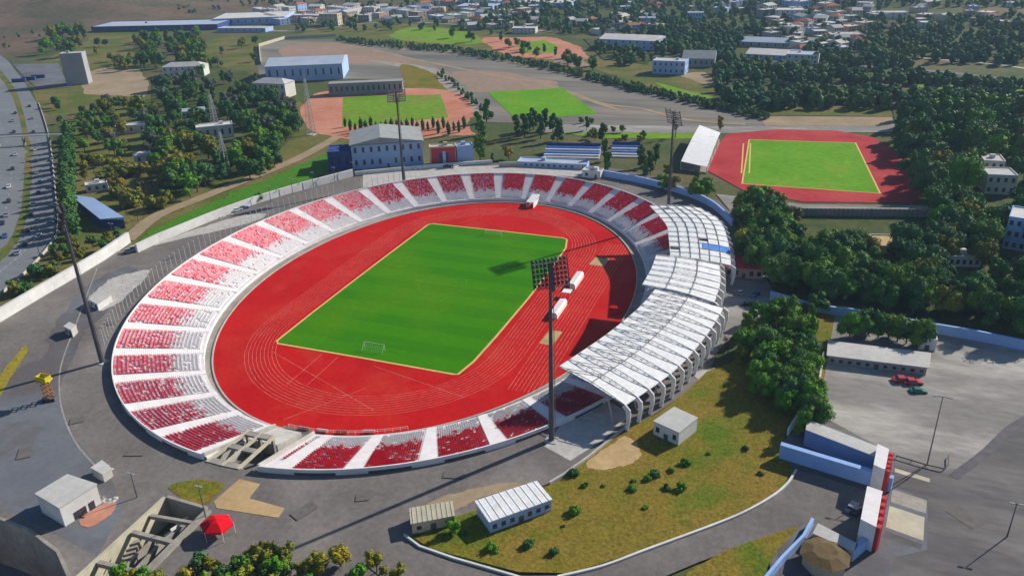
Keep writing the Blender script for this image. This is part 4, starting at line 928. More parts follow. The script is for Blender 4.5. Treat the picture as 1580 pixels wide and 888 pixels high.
for i, (x0, x1, y, yt, dp, wm, rm, lb) in enumerate(((705, 760, 16, 10, 40, 'house_blue', 'roof_blue', 'wide pale blue roofed hall at the top edge in the far middle town'), (770, 832, 10, 4, 40, 'house_blue', 'roof_blue', 'second wide pale blue hall at the top edge right of the first'), (560, 640, 20, 14, 30, 'house_grey', 'roof_blue', 'long grey blue warehouse above the meadow in the far left town'), (455, 486, 34, 24, 16, 'house_white', 'house_white', 'white block left of the beige apartment block in the far town'), (790, 826, 52, 44, 16, 'house_white', 'house_white', 'white building beside the clay court at the far middle'), (1195, 1240, 28, 16, 24, 'house_white', 'house_white', 'large white building high on the hillside town'), (1280, 1330, 66, 54, 20, 'house_cream', 'roof_flat', 'large cream building at the right side of the hillside town'), (1345, 1400, 30, 20, 20, 'house_white', 'roof_flat', 'long white building in the far right woods'), (985, 1010, 40, 28, 12, 'house_blue', 'house_white', 'tall pale blue building among the far woods'), (1060, 1085, 34, 20, 12, 'house_blue', 'house_white', 'tall pale building in the far woods above the grey arched hall'))):
    B('large_building', lb, 'building', x0, y, x1, y, yt, dp, wm, rm, 'flat', (2, 6), side_win=2)
# near buildings
def quad_building(name, label, cat, roofq, h, wm, rm, rise=0, wins=0, closewin=True):
    """roof corners given in photo pixels at height h (clockwise from near-left)"""
    q = [P(x, y, h)[:2] for x, y in roofq]; o = thing(name, label, cat, (*np.mean(q, 0), 0)); c = np.mean(q, 0)
    q = [c+(p-c)*.97 for p in q]
    part('wall', MB().prism(q, 0, h-.02), M[wm], o); q2 = [c+(p-c)*1.04 for p in q]
    r = part('roof', MB().prism(q2, h, [h+.25, h+.25, h+.25+rise, h+.25+rise]), M[rm], o)
    # ribs on the roof sheet
    if rise: 
        mb = MB(); 
        for k in range(9):
            f = (k+.5)/9; p0 = q2[0]*(1-f)+q2[1]*f; p1 = q2[3]*(1-f)+q2[2]*f; mb.tube((*p0, h+.3), (*p1, h+.3+rise), .06, n=4)
        part('rib', mb, M[rm], r)
    for k in range(wins):
        f = (k+.5)/wins; e = q[1]-q[0]; L_ = np.linalg.norm(e); e = e/L_; nn = np.array([e[1], -e[0]]); nn = nn if np.dot(nn, c-q[0]) < 0 else -nn
        p = q[0]+(q[1]-q[0])*f
        if k == wins//2: part('door', MB().prism([p-e*.6, p+e*.6, p+e*.6+nn*.08, p-e*.6+nn*.08], .05, 2.1), M['steel_dark'], o)
        else:
            wn = part('window', MB().prism([p-e*.5, p+e*.5, p+e*.5+nn*.06, p-e*.5+nn*.06], h*.4, h*.72), M['glass'], o); part('sill', MB().prism([p-e*.6, p+e*.6, p+e*.6+nn*.18, p-e*.6+nn*.18], h*.36, h*.39), M['concrete'], wn)
    return o, q
quad_building('long_shed', 'long bright white roofed shed at the near edge of the dry grass', 'shed', [(755, 806), (852, 771), (828, 745), (733, 776)], 3.4, 'house_blue', 'roof_white', .5, 7)  # shed front's blue shade goes into the wall colour
quad_building('beige_shed', 'low beige roofed shed left of the long white shed', 'shed', [(634, 809), (702, 796), (698, 775), (632, 786)], 2.8, 'house_cream', 'roof_beige', .3, 3)
quad_building('storage_building', 'long low grey flat roofed building below the row of wall trees', 'building', [(1276, 549), (1433, 568), (1436, 545), (1278, 526)], 2.8, 'house_grey', 'roof_flat', 0, 11)
quad_building('cube_building', 'small white cube building below the near end of the canopy roof', 'building', [(1008, 650), (1048, 668), (1077, 645), (1040, 628)], 4.2, 'wall_white', 'roof_flat', 0, 3)
o, q = quad_building('corner_building', 'flat roofed grey building with dark doors on the lower left concourse', 'building', [(54, 762), (91, 784), (150, 747), (104, 732)], 5.5, 'wall_white', 'roof_flat', 0, 0)
# doors on its lit right side
e = q[2]-q[1]; L_ = np.linalg.norm(e); e /= L_; nn = np.array([e[1], -e[0]]); nn = nn if np.dot(nn, np.mean(q, 0)-q[1]) < 0 else -nn
for f in (.35, .52, .75): p = q[1]+e*L_*f; part('door', MB().prism([p-e*.7, p+e*.7, p+e*.7+nn*.08, p-e*.7+nn*.08], .05, 2.3), M['glass'], o)
quad_building('kiosk', 'small ruined kiosk behind the grey building on the lower left concourse', 'kiosk', [(140, 722), (158, 732), (172, 722), (158, 710)], 2.6, 'concrete', 'roof_flat', 0, 0)
quad_building('kiosk', 'small pale kiosk left of the leaning mast nearest the thick wall', 'kiosk', [(136, 462), (150, 470), (172, 456), (158, 449)], 2.6, 'wall_white', 'roof_flat', 0, 2)
quad_building('kiosk', 'small pale kiosk left of the leaning mast nearest the yellow lift', 'kiosk', [(98, 504), (110, 510), (118, 502), (107, 497)], 2.8, 'concrete', 'roof_flat', 0, 2)
# gate house (right): two long slab walls, two white and red towers
gt = thing('gate_house', 'slab gate tinted with blue shade, two towers trimmed in red beside the right plaza', 'gate', P(1330, 740))
def slab(pts, h, m, nm='slab_wall', z0=0):
    q = [P(x, y, h)[:2] for x, y in pts]; return part(nm, MB().prism(q, z0, h), M[m], gt)
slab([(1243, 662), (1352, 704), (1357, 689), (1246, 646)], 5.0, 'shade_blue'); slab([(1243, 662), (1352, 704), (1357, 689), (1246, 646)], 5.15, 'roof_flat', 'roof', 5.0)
slab([(1204, 686), (1378, 738), (1380, 733), (1206, 681)], 4.2, 'blue_shade_wall')
for pts in ([(1348, 716), (1366, 724), (1372, 692), (1354, 684)], [(1328, 800), (1352, 812), (1362, 757), (1338, 749)]):
    tw_ = slab(pts, 7.0, 'stair', 'tower')
    q = [P(x, y, 7.0)[:2] for x, y in pts]; ex = (q[1]-q[0])/np.linalg.norm(q[1]-q[0]); ey = (q[2]-q[1]); Ly = np.linalg.norm(ey); ey /= Ly
    for k in range(5):
        p = q[1]+ey*Ly*(k+.5)/5+ex*.25; part('red_column', MB().box(p+ex*.35, .9, Ly/5*.5, 0, 6.6, math.atan2(ex[1], ex[0])), M['red_paint'], tw_)
slab([(1254, 822), (1318, 850), (1324, 838), (1262, 806)], 3.2, 'roof_flat'); slab([(1318, 850), (1346, 826), (1340, 818), (1322, 836)], 3.2, 'blue_shade_wall')
# barrier gates (dark rails) on the plaza by the towers
bg_ = thing('railing', 'black railing running from the gate towers to the street lamp', 'railing', P(1420, 720))
part('rail', wall_along([(1382, 708), (1428, 722), (1455, 728)], 1.2, .12, .9), M['steel_dark'], bg_); part('rail', wall_along([(1455, 728), (1462, 722), (1462, 708)], 1.2, .12, .9), M['steel_dark'], bg_)
part('rail', wall_along([(1376, 758), (1400, 742), (1424, 724)], 1.2, .12, .9), M['steel_dark'], bg_)
for x, y in ((1382, 708), (1405, 715), (1428, 722), (1455, 728), (1462, 708), (1400, 742), (1376, 758)): p = P(x, y); part('post', MB().tube(p, (p[0], p[1], 1.2), .08, n=5), M['steel_dark'], bg_)
# octagonal hut bottom right
c = P(1270, 872); hu = thing('octagonal_hut', 'brown roofed octagonal hut at the bottom right by the low white wall', 'hut', c)
oc = [(c[0]+5*math.cos(t+.3), c[1]+5*math.sin(t+.3)) for t in np.linspace(0, 2*math.pi, 9)[:-1]]
part('wall', MB().prism([((p[0]-c[0])*.86+c[0], (p[1]-c[1])*.86+c[1]) for p in oc], 0, 3), M['house_cream'], hu)
mb = MB(); 
for i in range(8):
    a_, b2 = oc[i], oc[(i+1) % 8]; i0 = ((a_[0]-c[0])*.5+c[0], (a_[1]-c[1])*.5+c[1]); i1 = ((b2[0]-c[0])*.5+c[0], (b2[1]-c[1])*.5+c[1]); mb.quad((*a_, 3.05), (*b2, 3.05), (*i1, 3.8), (*i0, 3.8))
mb.poly([((p[0]-c[0])*.5+c[0], (p[1]-c[1])*.5+c[1], 3.8) for p in oc]); part('roof', mb, M['roof_brown'], hu)
# red canopy tent
c = P(336, 815, 1.5); tn = thing('canopy_tent', 'bright red peaked canopy tent beside the trench', 'tent', (c[0], c[1], 0))
mb = MB(); r0 = 3.5; ring = [(c[0]+r0*math.cos(t)*1.05, c[1]+r0*math.sin(t)*.95) for t in np.linspace(.4, 2*math.pi+.4, 7)[:-1]]
for i in range(6):
    a_, b2 = ring[i], ring[(i+1) % 6]; m1 = [((p[0]-c[0])*.45+c[0], (p[1]-c[1])*.45+c[1], 3.9) for p in (a_, b2)]
    mb.quad((*a_, 2.9), (*b2, 2.9), m1[1], m1[0]); mb.poly([m1[0], m1[1], (c[0], c[1], 4.4)]); mb.quad((*a_, 2.4), (*b2, 2.4), (*b2, 2.9), (*a_, 2.9))
part('canopy', mb, M['red_cloth'], tn)
for p in ring: part('leg', MB().tube((*p, 0), (*p, 2.9), .07, n=5), M['steel_white'], tn)
# yellow lift on the left yard
c = P(78, 618); yl = thing('lift_platform', 'yellow and orange scissor lift with a raised work platform on the left yard', 'lift', c)
part('chassis', MB().box(c, 3.6, 2, .4, 1.3, .4), M['steel_dark'], yl)
for a_ in (-1.2, 1.2):
    for b2 in (-1, 1): q = Matrix.Rotation(.4, 3, 'Z') @ Vector((a_, b2, 0)); part('wheel', MB().tube((c[0]+q.x, c[1]+q.y-.15, .4), (c[0]+q.x, c[1]+q.y+.15, .4), .4, n=10), M['rubber'], yl)
mb = MB()
for k in range(4):
    z0, z1 = 1.3+k*1.3, 2.6+k*1.3
    for s in (-.7, .7): mb.tube((c[0]-1.3, c[1]+s, z0), (c[0]+1.3, c[1]+s, z1), .14, n=5); mb.tube((c[0]+1.3, c[1]+s, z0), (c[0]-1.3, c[1]+s, z1), .14, n=5)
part('scissor_arms', mb, M['orange_paint'], yl); part('platform', MB().box(c, 3.6, 2.2, 6.5, 6.8, .4), M['yellow_paint'], yl)
mb = MB()
for s in (-1.05, 1.05): mb.box((c[0], c[1]+s), 3.4, .1, 6.8, 8.2)
for s in (-1.7, 1.7): mb.box((c[0]+s, c[1]), .1, 2.0, 6.8, 8.2)
part('guard_panel', mb, M['yellow_paint'], yl)
# barrier rail beside the near track edge, boards and small things
rl = thing('barrier_rail', 'low pale barrier rail with boards along the near edge of the track', 'barrier', (10, -99, TZ)); mb = MB(); pm_ = MB(); prev = None
for t in np.arange(268, 296, 1.6):
    r = math.radians(t); q_ = (2+69.6*math.cos(r), -1.5+97.2*math.sin(r)); mb.tube((*q_, TZ), (*q_, TZ+1.1), .05, n=4)
    if prev: mb.tube((*prev, TZ+1.1), (*q_, TZ+1.1), .05, n=4); mb.tube((*prev, TZ+.6), (*q_, TZ+.6), .04, n=4)
    prev = q_
part('rail', mb, M['steel_white'], rl)
for i, t in enumerate((272, 276.5, 281, 287)):
    r = math.radians(t); q_ = (2+69.2*math.cos(r), -1.5+96.8*math.sin(r)); part('board', MB().box(q_, 3.2, .12, TZ+.15, TZ+1.0, r-math.pi/2), M[('house_pink', 'stair', 'track_old', 'stair')[i]], rl)
# rubble and stacked material on the left concourse (uncountable)
mb = MB()
for cx_, cy_, n_, sp_ in ((160, 728, 60, 14), (168, 772, 50, 12), (180, 436, 70, 16), (212, 384, 30, 7), (345, 332, 30, 10), (152, 452, 25, 9)):
    for _ in range(n_):
        p = P(cx_+random.gauss(0, sp_*.6), cy_+random.gauss(0, sp_*.3)); r = random.uniform(.15, .6); mb.blob((p[0], p[1], r*.3), r, 0, .35, .6)
tag(part('rubble', mb, M['concrete'], fix=False), 'scattered pale rubble heaps on the left concourse', 'rubble', kind='stuff')
# repair patches in the asphalt
rr_ = random.Random(4); zl = zz()
for x, y, w_, h_ in ((120, 650, 30, 9), (210, 700, 40, 8), (470, 790, 46, 9), (560, 770, 26, 6), (700, 735, 40, 7), (260, 400, 26, 5), (170, 500, 26, 7), (1490, 800, 50, 12), (40, 700, 40, 10)):
    p = P(x, y)[:2]; a = rr_.uniform(0, 3); wx, wy = w_/8, h_/3; c_, s_ = math.cos(a), math.sin(a)
    patch('asphalt_repair', [(p[0]+u*c_*wx/2-v*s_*wy/2, p[1]+u*s_*wx/2+v*c_*wy/2) for u, v in ((-1, -1), (1, -.9), (1.05, 1), (-.95, 1.1))], M['asphalt_repair'], zl, px=False)
gw_ = thing('boundary_wall', 'beige wall bending round the bare ground left of the white sports hall', 'wall', P(400, 95)); part('wall_section', wall_along([(403, 100), (400, 72), (440, 60), (520, 56)], 3., .8), M['roof_beige'], gw_)
# street lamps
def lamp(px, py, h, label, arm=1.8, hd=.35):
    p = P(px, py); o = thing('street_lamp', label, 'street lamp', p)
    part('pole', MB().tube(p, (p[0], p[1], h), .16, .09, 7), M['steel_dark'], o); part('base', MB().box(p, .7, .7, 0, .25), M['concrete'], o)
    part('arm', MB().tube((p[0]-arm, p[1], h), (p[0]+arm, p[1], h), .07, n=5), M['steel_dark'], o)
    for s in (-1, 1): part('lamp_head', MB().box((p[0]+s*arm, p[1]), .9, hd, h-.1, h+.1), M['steel_grey'], o)
lamp(1430, 718, 19, 'tall thin two armed street lamp on the right plaza near the gate', 1.6)
lamp(1553, 830, 9, 'short pale street lamp on the dark road at the bottom right', .8)
lamp(212, 768, 7, 'small street lamp on the near left concourse above the trench', .6)
lamp(318, 800, 9, 'thin street lamp standing beside the red tent', .5)
for i, (x, y) in enumerate(((418, 318), (452, 306), (484, 296), (517, 288), (546, 280))): lamp(x, y-6, 8, f'{ORD[i]} thin lamp from the left along the upper left perimeter wall', .5)
for i, (x, y) in enumerate(((178, 376), (88, 372), (62, 396))): lamp(x, y, 9, ('thin lamp at the gap between the two perimeter walls', 'street lamp at the highway bend by the mast head', 'street lamp at the highway bend nearest the thick wall')[i], .8)
# lattice towers
def lattice(px, py, h, w0, label, m='steel_grey'):
    p = P(px, py); o = thing('lattice_mast', label, 'lattice mast', p); mb = MB(); k = 14
    for i in range(k):
        z0, z1 = h*i/k, h*(i+1)/k; a0, a1 = w0*(1-.75*i/k), w0*(1-.75*(i+1)/k); c0 = [(p[0]+s*a0/2, p[1]+t*a0/2, z0) for s, t in ((-1, -1), (1, -1), (1, 1), (-1, 1))]; c1 = [(p[0]+s*a1/2, p[1]+t*a1/2, z1) for s, t in ((-1, -1), (1, -1), (1, 1), (-1, 1))]
        for j in range(4): mb.tube(c0[j], c1[j], .14, n=4); mb.tube(c0[j], c1[(j+1) % 4], .08, n=3); mb.tube(c1[j], c1[(j+1) % 4], .08, n=3)
    part('tower', mb, M[m], o); part('footing', MB().box(p, w0+1, w0+1, 0, .4), M['concrete'], o)
    part('antenna', MB().tube((p[0], p[1], h), (p[0], p[1], h*1.12), .12, n=5), M[m], o)
lattice(334, 205, 24, 4, 'grey lattice tower rising above the villa among the left trees', 'house_grey')
lattice(350, 268, 22, 3.4, 'second grey lattice tower lower down beside bare trees')
lattice(481, 208, 34, 4, 'tall thin lattice mast left of the clay ended field')
# footbridge over the highway
fb = thing('footbridge', 'thin grey pedestrian bridge crossing the left highway', 'footbridge', P(40, 226))
part('deck', wall_along([(-40, 228), (0, 226), (78, 222), (110, 221)], 5.9, 2.0, 5.5), M['steel_grey'], fb)
for x, y in ((39, 225), (78, 223), (0, 227)): p = P(x, y); part('pier', MB().box(p, 1.2, 1.2, 0, 5.4), M['concrete_old'], fb)
part('railing', wall_along([(-40, 226), (0, 224), (78, 220), (110, 219)], 6.6, .08, 5.9), M['steel_grey'], fb)

# ------------------------------------------------------------------ cars
PAINT = {k: mat('paint_'+k, c, rough=.25, spec=.6) for k, c in dict(white=(.7, .7, .7), black=(.03, .03, .035), grey=(.25, .26, .28), blue=(.05, .10, .3), red=(.5, .03, .03), silver=(.45, .46, .48), green=(.02, .18, .10)).items()}
def car_meshes():
    prof = [(-2.15, .35), (-2.2, .8), (-1.9, .95), (-1.35, 1.0), (1.2, .98), (2.0, .85), (2.2, .65), (2.15, .32)]
    bd = MB(); 
    for s in (-1, 1): bd.poly([(x, s*.86, z) for x, z in (prof if s > 0 else prof[::-1])])
    for i in range(len(prof)): (x, z), (x2, z2) = prof[i], prof[(i+1) % len(prof)]; bd.quad((x, -.86, z), (x, .86, z), (x2, .86, z2), (x2, -.86, z2))
    cb = MB(); lo = [(-1.5, .99), (1.0, .97)]; hi = [(-1.1, 1.45), (.35, 1.45)]
    v = [(-1.5, -.8, .98), (1.0, -.8, .97), (1.0, .8, .97), (-1.5, .8, .98), (-1.05, -.66, 1.42), (.3, -.66, 1.42), (.3, .66, 1.42), (-1.05, .66, 1.42)]; cb.v = v; cb.f = [(0, 1, 5, 4), (1, 2, 6, 5), (2, 3, 7, 6), (3, 0, 4, 7)]
    rf = MB().prism([(-1.08, -.68), (.32, -.68), (.32, .68), (-1.08, .68)], 1.42, 1.47); wh = MB().tube((0, -.12, 0), (0, .12, 0), .33, n=12); hl = MB().box((0, 0), .08, .3, -.07, .07)
    return bd, cb, rf, wh, hl
bd, cb, rf, wh, hl = car_meshes()
CM = {k: (bd.mesh('body', m_), rf.mesh('roof', m_)) for k, m_ in PAINT.items()}; cb_me = cb.mesh('windows', M['glass']); wh_me = wh.mesh('wheel', M['rubber']); hl_me = hl.mesh('headlight', M['lamp_glass'])
def car(px, py, colr, ang, label, group='cars on the highway', sc=1.0, name='parked_car'):
    p = P(px, py); o = thing(name, label, 'car', (p[0], p[1], .15), group); o.rotation_euler.z = ang; o.scale = (sc, sc, sc)
    for nm, me, l in [('body', CM[colr][0], (0, 0, 0)), ('roof', CM[colr][1], (0, 0, 0)), ('windows', cb_me, (0, 0, 0))]+[('wheel', wh_me, (a, b, .33)) for a in (-1.35, 1.35) for b in (-.78, .78)]+[('headlight', hl_me, (2.17, b, .66)) for b in (-.6, .6)]:
        c = bpy.data.objects.new(nm, me); COL.objects.link(c); c.parent = o; c.location = l
def road_dir(x, y, x2, y2): a, b_ = P(x, y), P(x2, y2); return math.atan2(b_[1]-a[1], b_[0]-a[0])
hd1 = road_dir(60, 340, 66, 240); hd2 = road_dir(40, 385, 62, 345)
cars = [(56, 250, 'black'), (57, 268, 'grey'), (62, 283, 'blue'), (60, 299, 'black'), (52, 317, 'silver'), (48, 333, 'black'), (58, 343, 'grey'), (44, 357, 'black'), (60, 366, 'silver'), (40, 378, 'black'), (28, 392, 'grey'), (55, 232, 'white'), (52, 205, 'black'), (50, 184, 'grey'), (46, 165, 'black')]
for i, (x, y, c_) in enumerate(cars): car(x, y, c_, hd1 if y < 350 else hd2, f'{c_} car on the right carriageway, {ORD[i] if i < 12 else ORD[i]} in the list of traffic', sc=1.1, name='highway_car')
side = sorted([o for o in COL.objects if o.name.startswith('highway_car')], key=lambda o: -proj(o.location)[1])
for i, o in enumerate(side): o['label'] = f'{o["label"].split()[0]} car on the right carriageway of the highway, {ORD[i]} from the bottom'
cars2 = [(14, 312, 'black'), (10, 334, 'grey'), (4, 346, 'black'), (14, 290, 'white'), (20, 262, 'black'), (24, 240, 'silver'), (22, 205, 'black'), (20, 188, 'grey'), (24, 176, 'black'), (8, 366, 'blue')]
s2 = []
for i, (x, y, c_) in enumerate(sorted(cars2, key=lambda q: -q[1])): car(x, y, c_, hd1+math.pi, f'{c_} car on the left carriageway of the highway, {ORD[i]} from the bottom', sc=1.1, name='highway_car')
cars3 = [(81, 248, 'grey'), (80, 263, 'black'), (82, 277, 'white'), (81, 290, 'black'), (84, 318, 'silver'), (84, 342, 'black')]
for i, (x, y, c_) in enumerate(sorted(cars3, key=lambda q: -q[1])): car(x, y, c_, hd1+.1, f'{c_} car parked on the highway shoulder by the cypresses, {ORD[i]} from the bottom', 'cars parked on the highway shoulder', 1.1)
car(1392, 590, 'red', .25, 'red car in the tree shadow on the right plaza, left one of the pair', 'cars on the right plaza', 1.25); car(1407, 593, 'red', .3, 'red car on the right plaza, right one of the pair in the shadow', 'cars on the right plaza', 1.2)
car(1416, 606, 'green', .2, 'dark green car below the two red cars on the right plaza', 'cars on the right plaza')
car(1321, 790, 'black', 1.2, 'black car parked beside the lower white gate tower', 'cars at the gate'); car(1314, 786, 'grey', 1.2, 'grey car parked beside a black one by the lower gate tower', 'cars at the gate')
car(208, 386, 'silver', .8, 'silver vehicle parked at the gap of the thick wall', 'vehicles at the wall gap', 1.3); car(200, 390, 'grey', .9, 'grey vehicle left of the silver one at the wall gap', 'vehicles at the wall gap', 1.3)
for i, (x, y, c_) in enumerate(((338, 333, 'black'), (352, 329, 'grey'), (366, 326, 'white'), (376, 323, 'blue'))): car(x, y, c_, road_dir(338, 333, 376, 323), f'{c_} car parked beside the upper left perimeter wall, {ORD[i]} from the left', 'cars by the upper left wall', 1.15)
for i, (x, y, c_) in enumerate(((690, 256, 'black'), (702, 257, 'white'), (1140, 452, 'grey'), (1152, 470, 'black'), (1165, 455, 'blue'))): car(x, y+2, c_, .3+i, f'{c_} car parked ' + ('before the mural panel' if i < 2 else 'in the shaded courtyard outside the canopy roof')+f', {ORD[i]} of the parked cars', 'parked cars near the stadium')
for i in range(3):        # parked buses
    p = P(30+i*15, 127-i*3); o = thing('parked_bus', f'blue bus in the parking lot by the highway, {ORD[i]} from the left', 'bus', (p[0], p[1], 0), 'parked buses'); o.rotation_euler.z = .5
    for nm, mb, m_ in (('body', MB().box((0, 0), 11, 2.5, .4, 3.1), M['navy']), ('windows', MB().box((0, 0), 10.4, 2.56, 1.5, 2.5), M['glass'])):
        c = bpy.data.objects.new(nm, mb.mesh(nm, m_)); COL.objects.link(c); c.parent = o
    for a in (-3.5, 3.5):
        for b_ in (-1.15, 1.15): c = bpy.data.objects.new('wheel', wh_me); COL.objects.link(c); c.parent = o; c.location = (a, b_, .45); c.scale = (1.4, 1.4, 1.4)

# ------------------------------------------------------------------ air
hm = bpy.data.materials.new('haze'); hm.use_nodes = True; hn = hm.node_tree; hn.nodes.remove(hn.nodes['Principled BSDF'])
pv_ = hn.nodes.new('ShaderNodeVolumePrincipled'); pv_.inputs['Color'].default_value = (.50, .72, 1, 1); pv_.inputs['Density'].default_value = .00009; pv_.inputs['Anisotropy'].default_value = .1
hn.links.new(pv_.outputs[0], hn.nodes['Material Output'].inputs['Volume'])
hz = part('haze', MB().prism([(-3050, -750), (3050, -750), (3050, 3650), (-3050, 3650)], -16, 135), hm, kind='stuff')
# ------------------------------------------------------------------ trees
def leaf_cloud(clumps, n, size, flat=.0):
    """clumps: (centre, radius). n leaf sprays in all"""
    mb = MB(); tot = sum(r*r for _, r in clumps)
    for c, r in clumps: mb.blob(c, r*.8, 1, .2)
    for c, r in clumps:
        k = int(n*r*r/tot)
        for _ in range(k):
            v = Vector((random.gauss(0, 1), random.gauss(0, 1), random.gauss(0, 1)+.15)).normalized(); p = Vector(c)+v*r*random.uniform(.72, 1.12)
            nrm = (v+Vector((random.uniform(-.7, .7), random.uniform(-.7, .7), random.uniform(-.5, .7)))).normalized(); u = nrm.orthogonal().normalized(); w_ = nrm.cross(u)
            a = random.uniform(0, 6.28); u, w_ = u*math.cos(a)+w_*math.sin(a), w_*math.cos(a)-u*math.sin(a); s = size*random.uniform(.6, 1.3)
            mb.quad(p-u*s, p-w_*s*.6, p+u*s, p+w_*s*.6)
    return mb
def trunk_geo(h, r, limbs, spread):
    mb = MB(); mb.tube((0, 0, 0), (random.uniform(-.2, .2), random.uniform(-.2, .2), h), r, r*.55, 7)
    for k in range(limbs): a = k*2*math.pi/limbs+random.random(); mb.tube((0, 0, h*.75), (math.cos(a)*spread, math.sin(a)*spread, h*1.5), r*.45, r*.15, 5)
    return mb
TREES = {}
def proto(kind, hi):
    """unit-height tree meshes, several variants; scaled when placed. Nominal height 10 m"""
    n = 2600 if hi else 520; sz = .27 if hi else .55
    if kind == 'bushy':
        cl = []; 
        for k in range(15 if hi else 11):
            a = random.uniform(0, 6.28); q = random.uniform(0, 1)**.6; z = random.uniform(3.6, 8.6); rr = 3.9*math.sqrt(max(.1, 1-((z-5.6)/4.2)**2)); cl.append(((math.cos(a)*q*rr, math.sin(a)*q*rr, z-.4), random.uniform(1.4, 2.3)))
        return leaf_cloud(cl, n, sz), trunk_geo(4, .3, 4, 1.8)
    if kind == 'tall':
        cl = []
        for k in range(16 if hi else 11):
            a = random.uniform(0, 6.28); z = 2.2+7*(k+.5)/(16 if hi else 11); rr = 1.7*math.sqrt(max(.05, 1-((z-5.4)/4.8)**2)); q = random.uniform(.3, 1); cl.append(((math.cos(a)*q*rr, math.sin(a)*q*rr, z), random.uniform(.75, 1.25)))
        return leaf_cloud(cl, n, sz*.9), trunk_geo(3, .26, 3, 1)
    if kind == 'cypress':
        cl = []
        for k in range(12): z = .8+8.8*k/11; r = 1.15*math.sin(math.pi*min(1, (k+2.2)/15))**.7*(1 if k < 8 else (12.5-k)/4.5); cl.append(((random.uniform(-.2, .2), random.uniform(-.2, .2), z), max(.3, r)))
        return leaf_cloud(cl, n, sz*.7), trunk_geo(1.5, .22, 0, 0)
    if kind == 'bare':
        mb = MB(); cl = []
        for k in range(9): a = random.uniform(0, 6.28); z = random.uniform(4, 9); q = random.uniform(.2, 2.6); cl.append(((math.cos(a)*q, math.sin(a)*q, z), random.uniform(.8, 1.3)))
        for c, r in cl:
            for _ in range(60 if hi else 25):
                v = Vector((random.gauss(0, 1), random.gauss(0, 1), random.gauss(0, 1))).normalized(); p = Vector(c); q = p+v*r*1.3; mb.tube(p, q, .035, .02, 3, cap=False)
        return mb, trunk_geo(4.5, .25, 6, 2.4)
    if kind == 'shrub':
        cl = [((random.uniform(-2.5, 2.5), random.uniform(-2.5, 2.5), random.uniform(1, 4.5)), random.uniform(1.6, 3.0)) for _ in range(8)]
        return leaf_cloud(cl, int(n*.6), sz*1.6), trunk_geo(1.5, .3, 3, 1.5)
for kind in ('bushy', 'tall', 'cypress', 'bare', 'shrub'):
    for hi in (True, False):
        vs = []
        for _ in range(4 if kind != 'cypress' else 3):
            c, t = proto(kind, hi); vs.append((c, t))
        TREES[kind, hi] = vs
TM = {}
def tmesh(kind, hi, v, leaf):
    key = (kind, hi, v, leaf)
    if key not in TM: c, t = TREES[kind, hi][v]; TM[key] = (c.mesh('crown', M[leaf]), t.mesh('trunk', M['trunk']))
    return TM[key]
COLW = {'leaf_dark': 'dark green', 'leaf_mid': 'fresh green', 'leaf_olive': 'olive brown', 'leaf_yellow': 'yellow', 'leaf_grey': 'grey green', 'trunk': 'leafless grey'}
KN2 = {'leaf_dark': 'dark_bushy_tree', 'leaf_mid': 'green_bushy_tree', 'leaf_olive': 'warm_bushy_tree', 'leaf_yellow': 'warm_bushy_tree', 'leaf_grey': 'grey_bushy_tree'}  # all bushy trees, told apart by leaf colour only
KNAME = {'bushy': 'bushy_tree', 'tall': 'tall_tree', 'cypress': 'cypress_tree', 'bare': 'bare_tree', 'shrub': 'shrub'}
KW = {'bushy': 'bushy tree', 'tall': 'slender tree', 'cypress': 'cypress', 'bare': 'bare tree', 'shrub': 'shrub'}
def tree(px, py, h, kind='bushy', leaf='leaf_dark', label=None, group=None, wide=1.):
    p = P(px, py, h*.5); dist = np.linalg.norm(p-CAM); hi = FPX/dist*h > 42
    v = random.randrange(len(TREES[kind, hi])); cm, tm = tmesh(kind, hi, v, leaf)
    o = thing(KN2[leaf] if kind == 'bushy' else KNAME[kind], label, 'tree' if kind != 'shrub' else 'shrub', (p[0], p[1], 0), group); s = h/(10 if kind != 'shrub' else 6.5); o.scale = (s*wide, s*wide*random.uniform(.9, 1.1), s); o.rotation_euler.z = random.uniform(0, 6.28)
    for nm, me in (('crown', cm), ('trunk', tm)): c = bpy.data.objects.new(nm, me); COL.objects.link(c); c.parent = o
    o['_px'] = float(px); o['_py'] = float(py); o['_k'] = KW[kind]; o['_c'] = COLW[leaf]
    return o
def label_cluster(objs, phrase, group, per=12):
    """name each tree by its row (front to back) and its place in the row"""
    objs = sorted(objs, key=lambda o: -o['_py']); nrow = max(1, math.ceil(len(objs)/per)); per = math.ceil(len(objs)/nrow)
    for r in range(nrow):
        row = sorted(objs[r*per:(r+1)*per], key=lambda o: o['_px'])
        for i, o in enumerate(row):
            rowt = ' in' if nrow == 1 else f' in row {NUM[r]} of'
            o['label'] = f"{o['_c']} {o['_k']} {ORD[i]} from left{rowt} {phrase}"; o['group'] = group
    for o in objs:
        for k in ('_px', '_py', '_k', '_c'): del o[k]
def pick(mix): r = random.random()*sum(w_ for *_, w_ in mix); 
def scatter(poly, n, hr, mix, phrase, group, gap=.55, wide=1., avoid=()):
    xs = [p[0] for p in poly]; ys = [p[1] for p in poly]; objs = []; pos = []; tries = 0
    while len(objs) < n and tries < n*60:
        tries += 1; x, y = random.uniform(min(xs), max(xs)), random.uniform(min(ys), max(ys))
        if not inside((x, y), poly) or any(math.hypot((x-a)/1., y-b_) < r for a, b_, r in avoid): continue
        h = random.uniform(*hr); p = P(x, y, h*.5)[:2]
        if any(np.linalg.norm(p-q) < (h+g_)*.5*gap for q, g_ in pos): continue
        ws = [m_[2] for m_ in mix]; k = random.choices(mix, ws)[0]
        pos.append((p, h)); objs.append(tree(x, y, h, k[0], k[1], wide=wide))
    label_cluster(objs, phrase, group); return objs
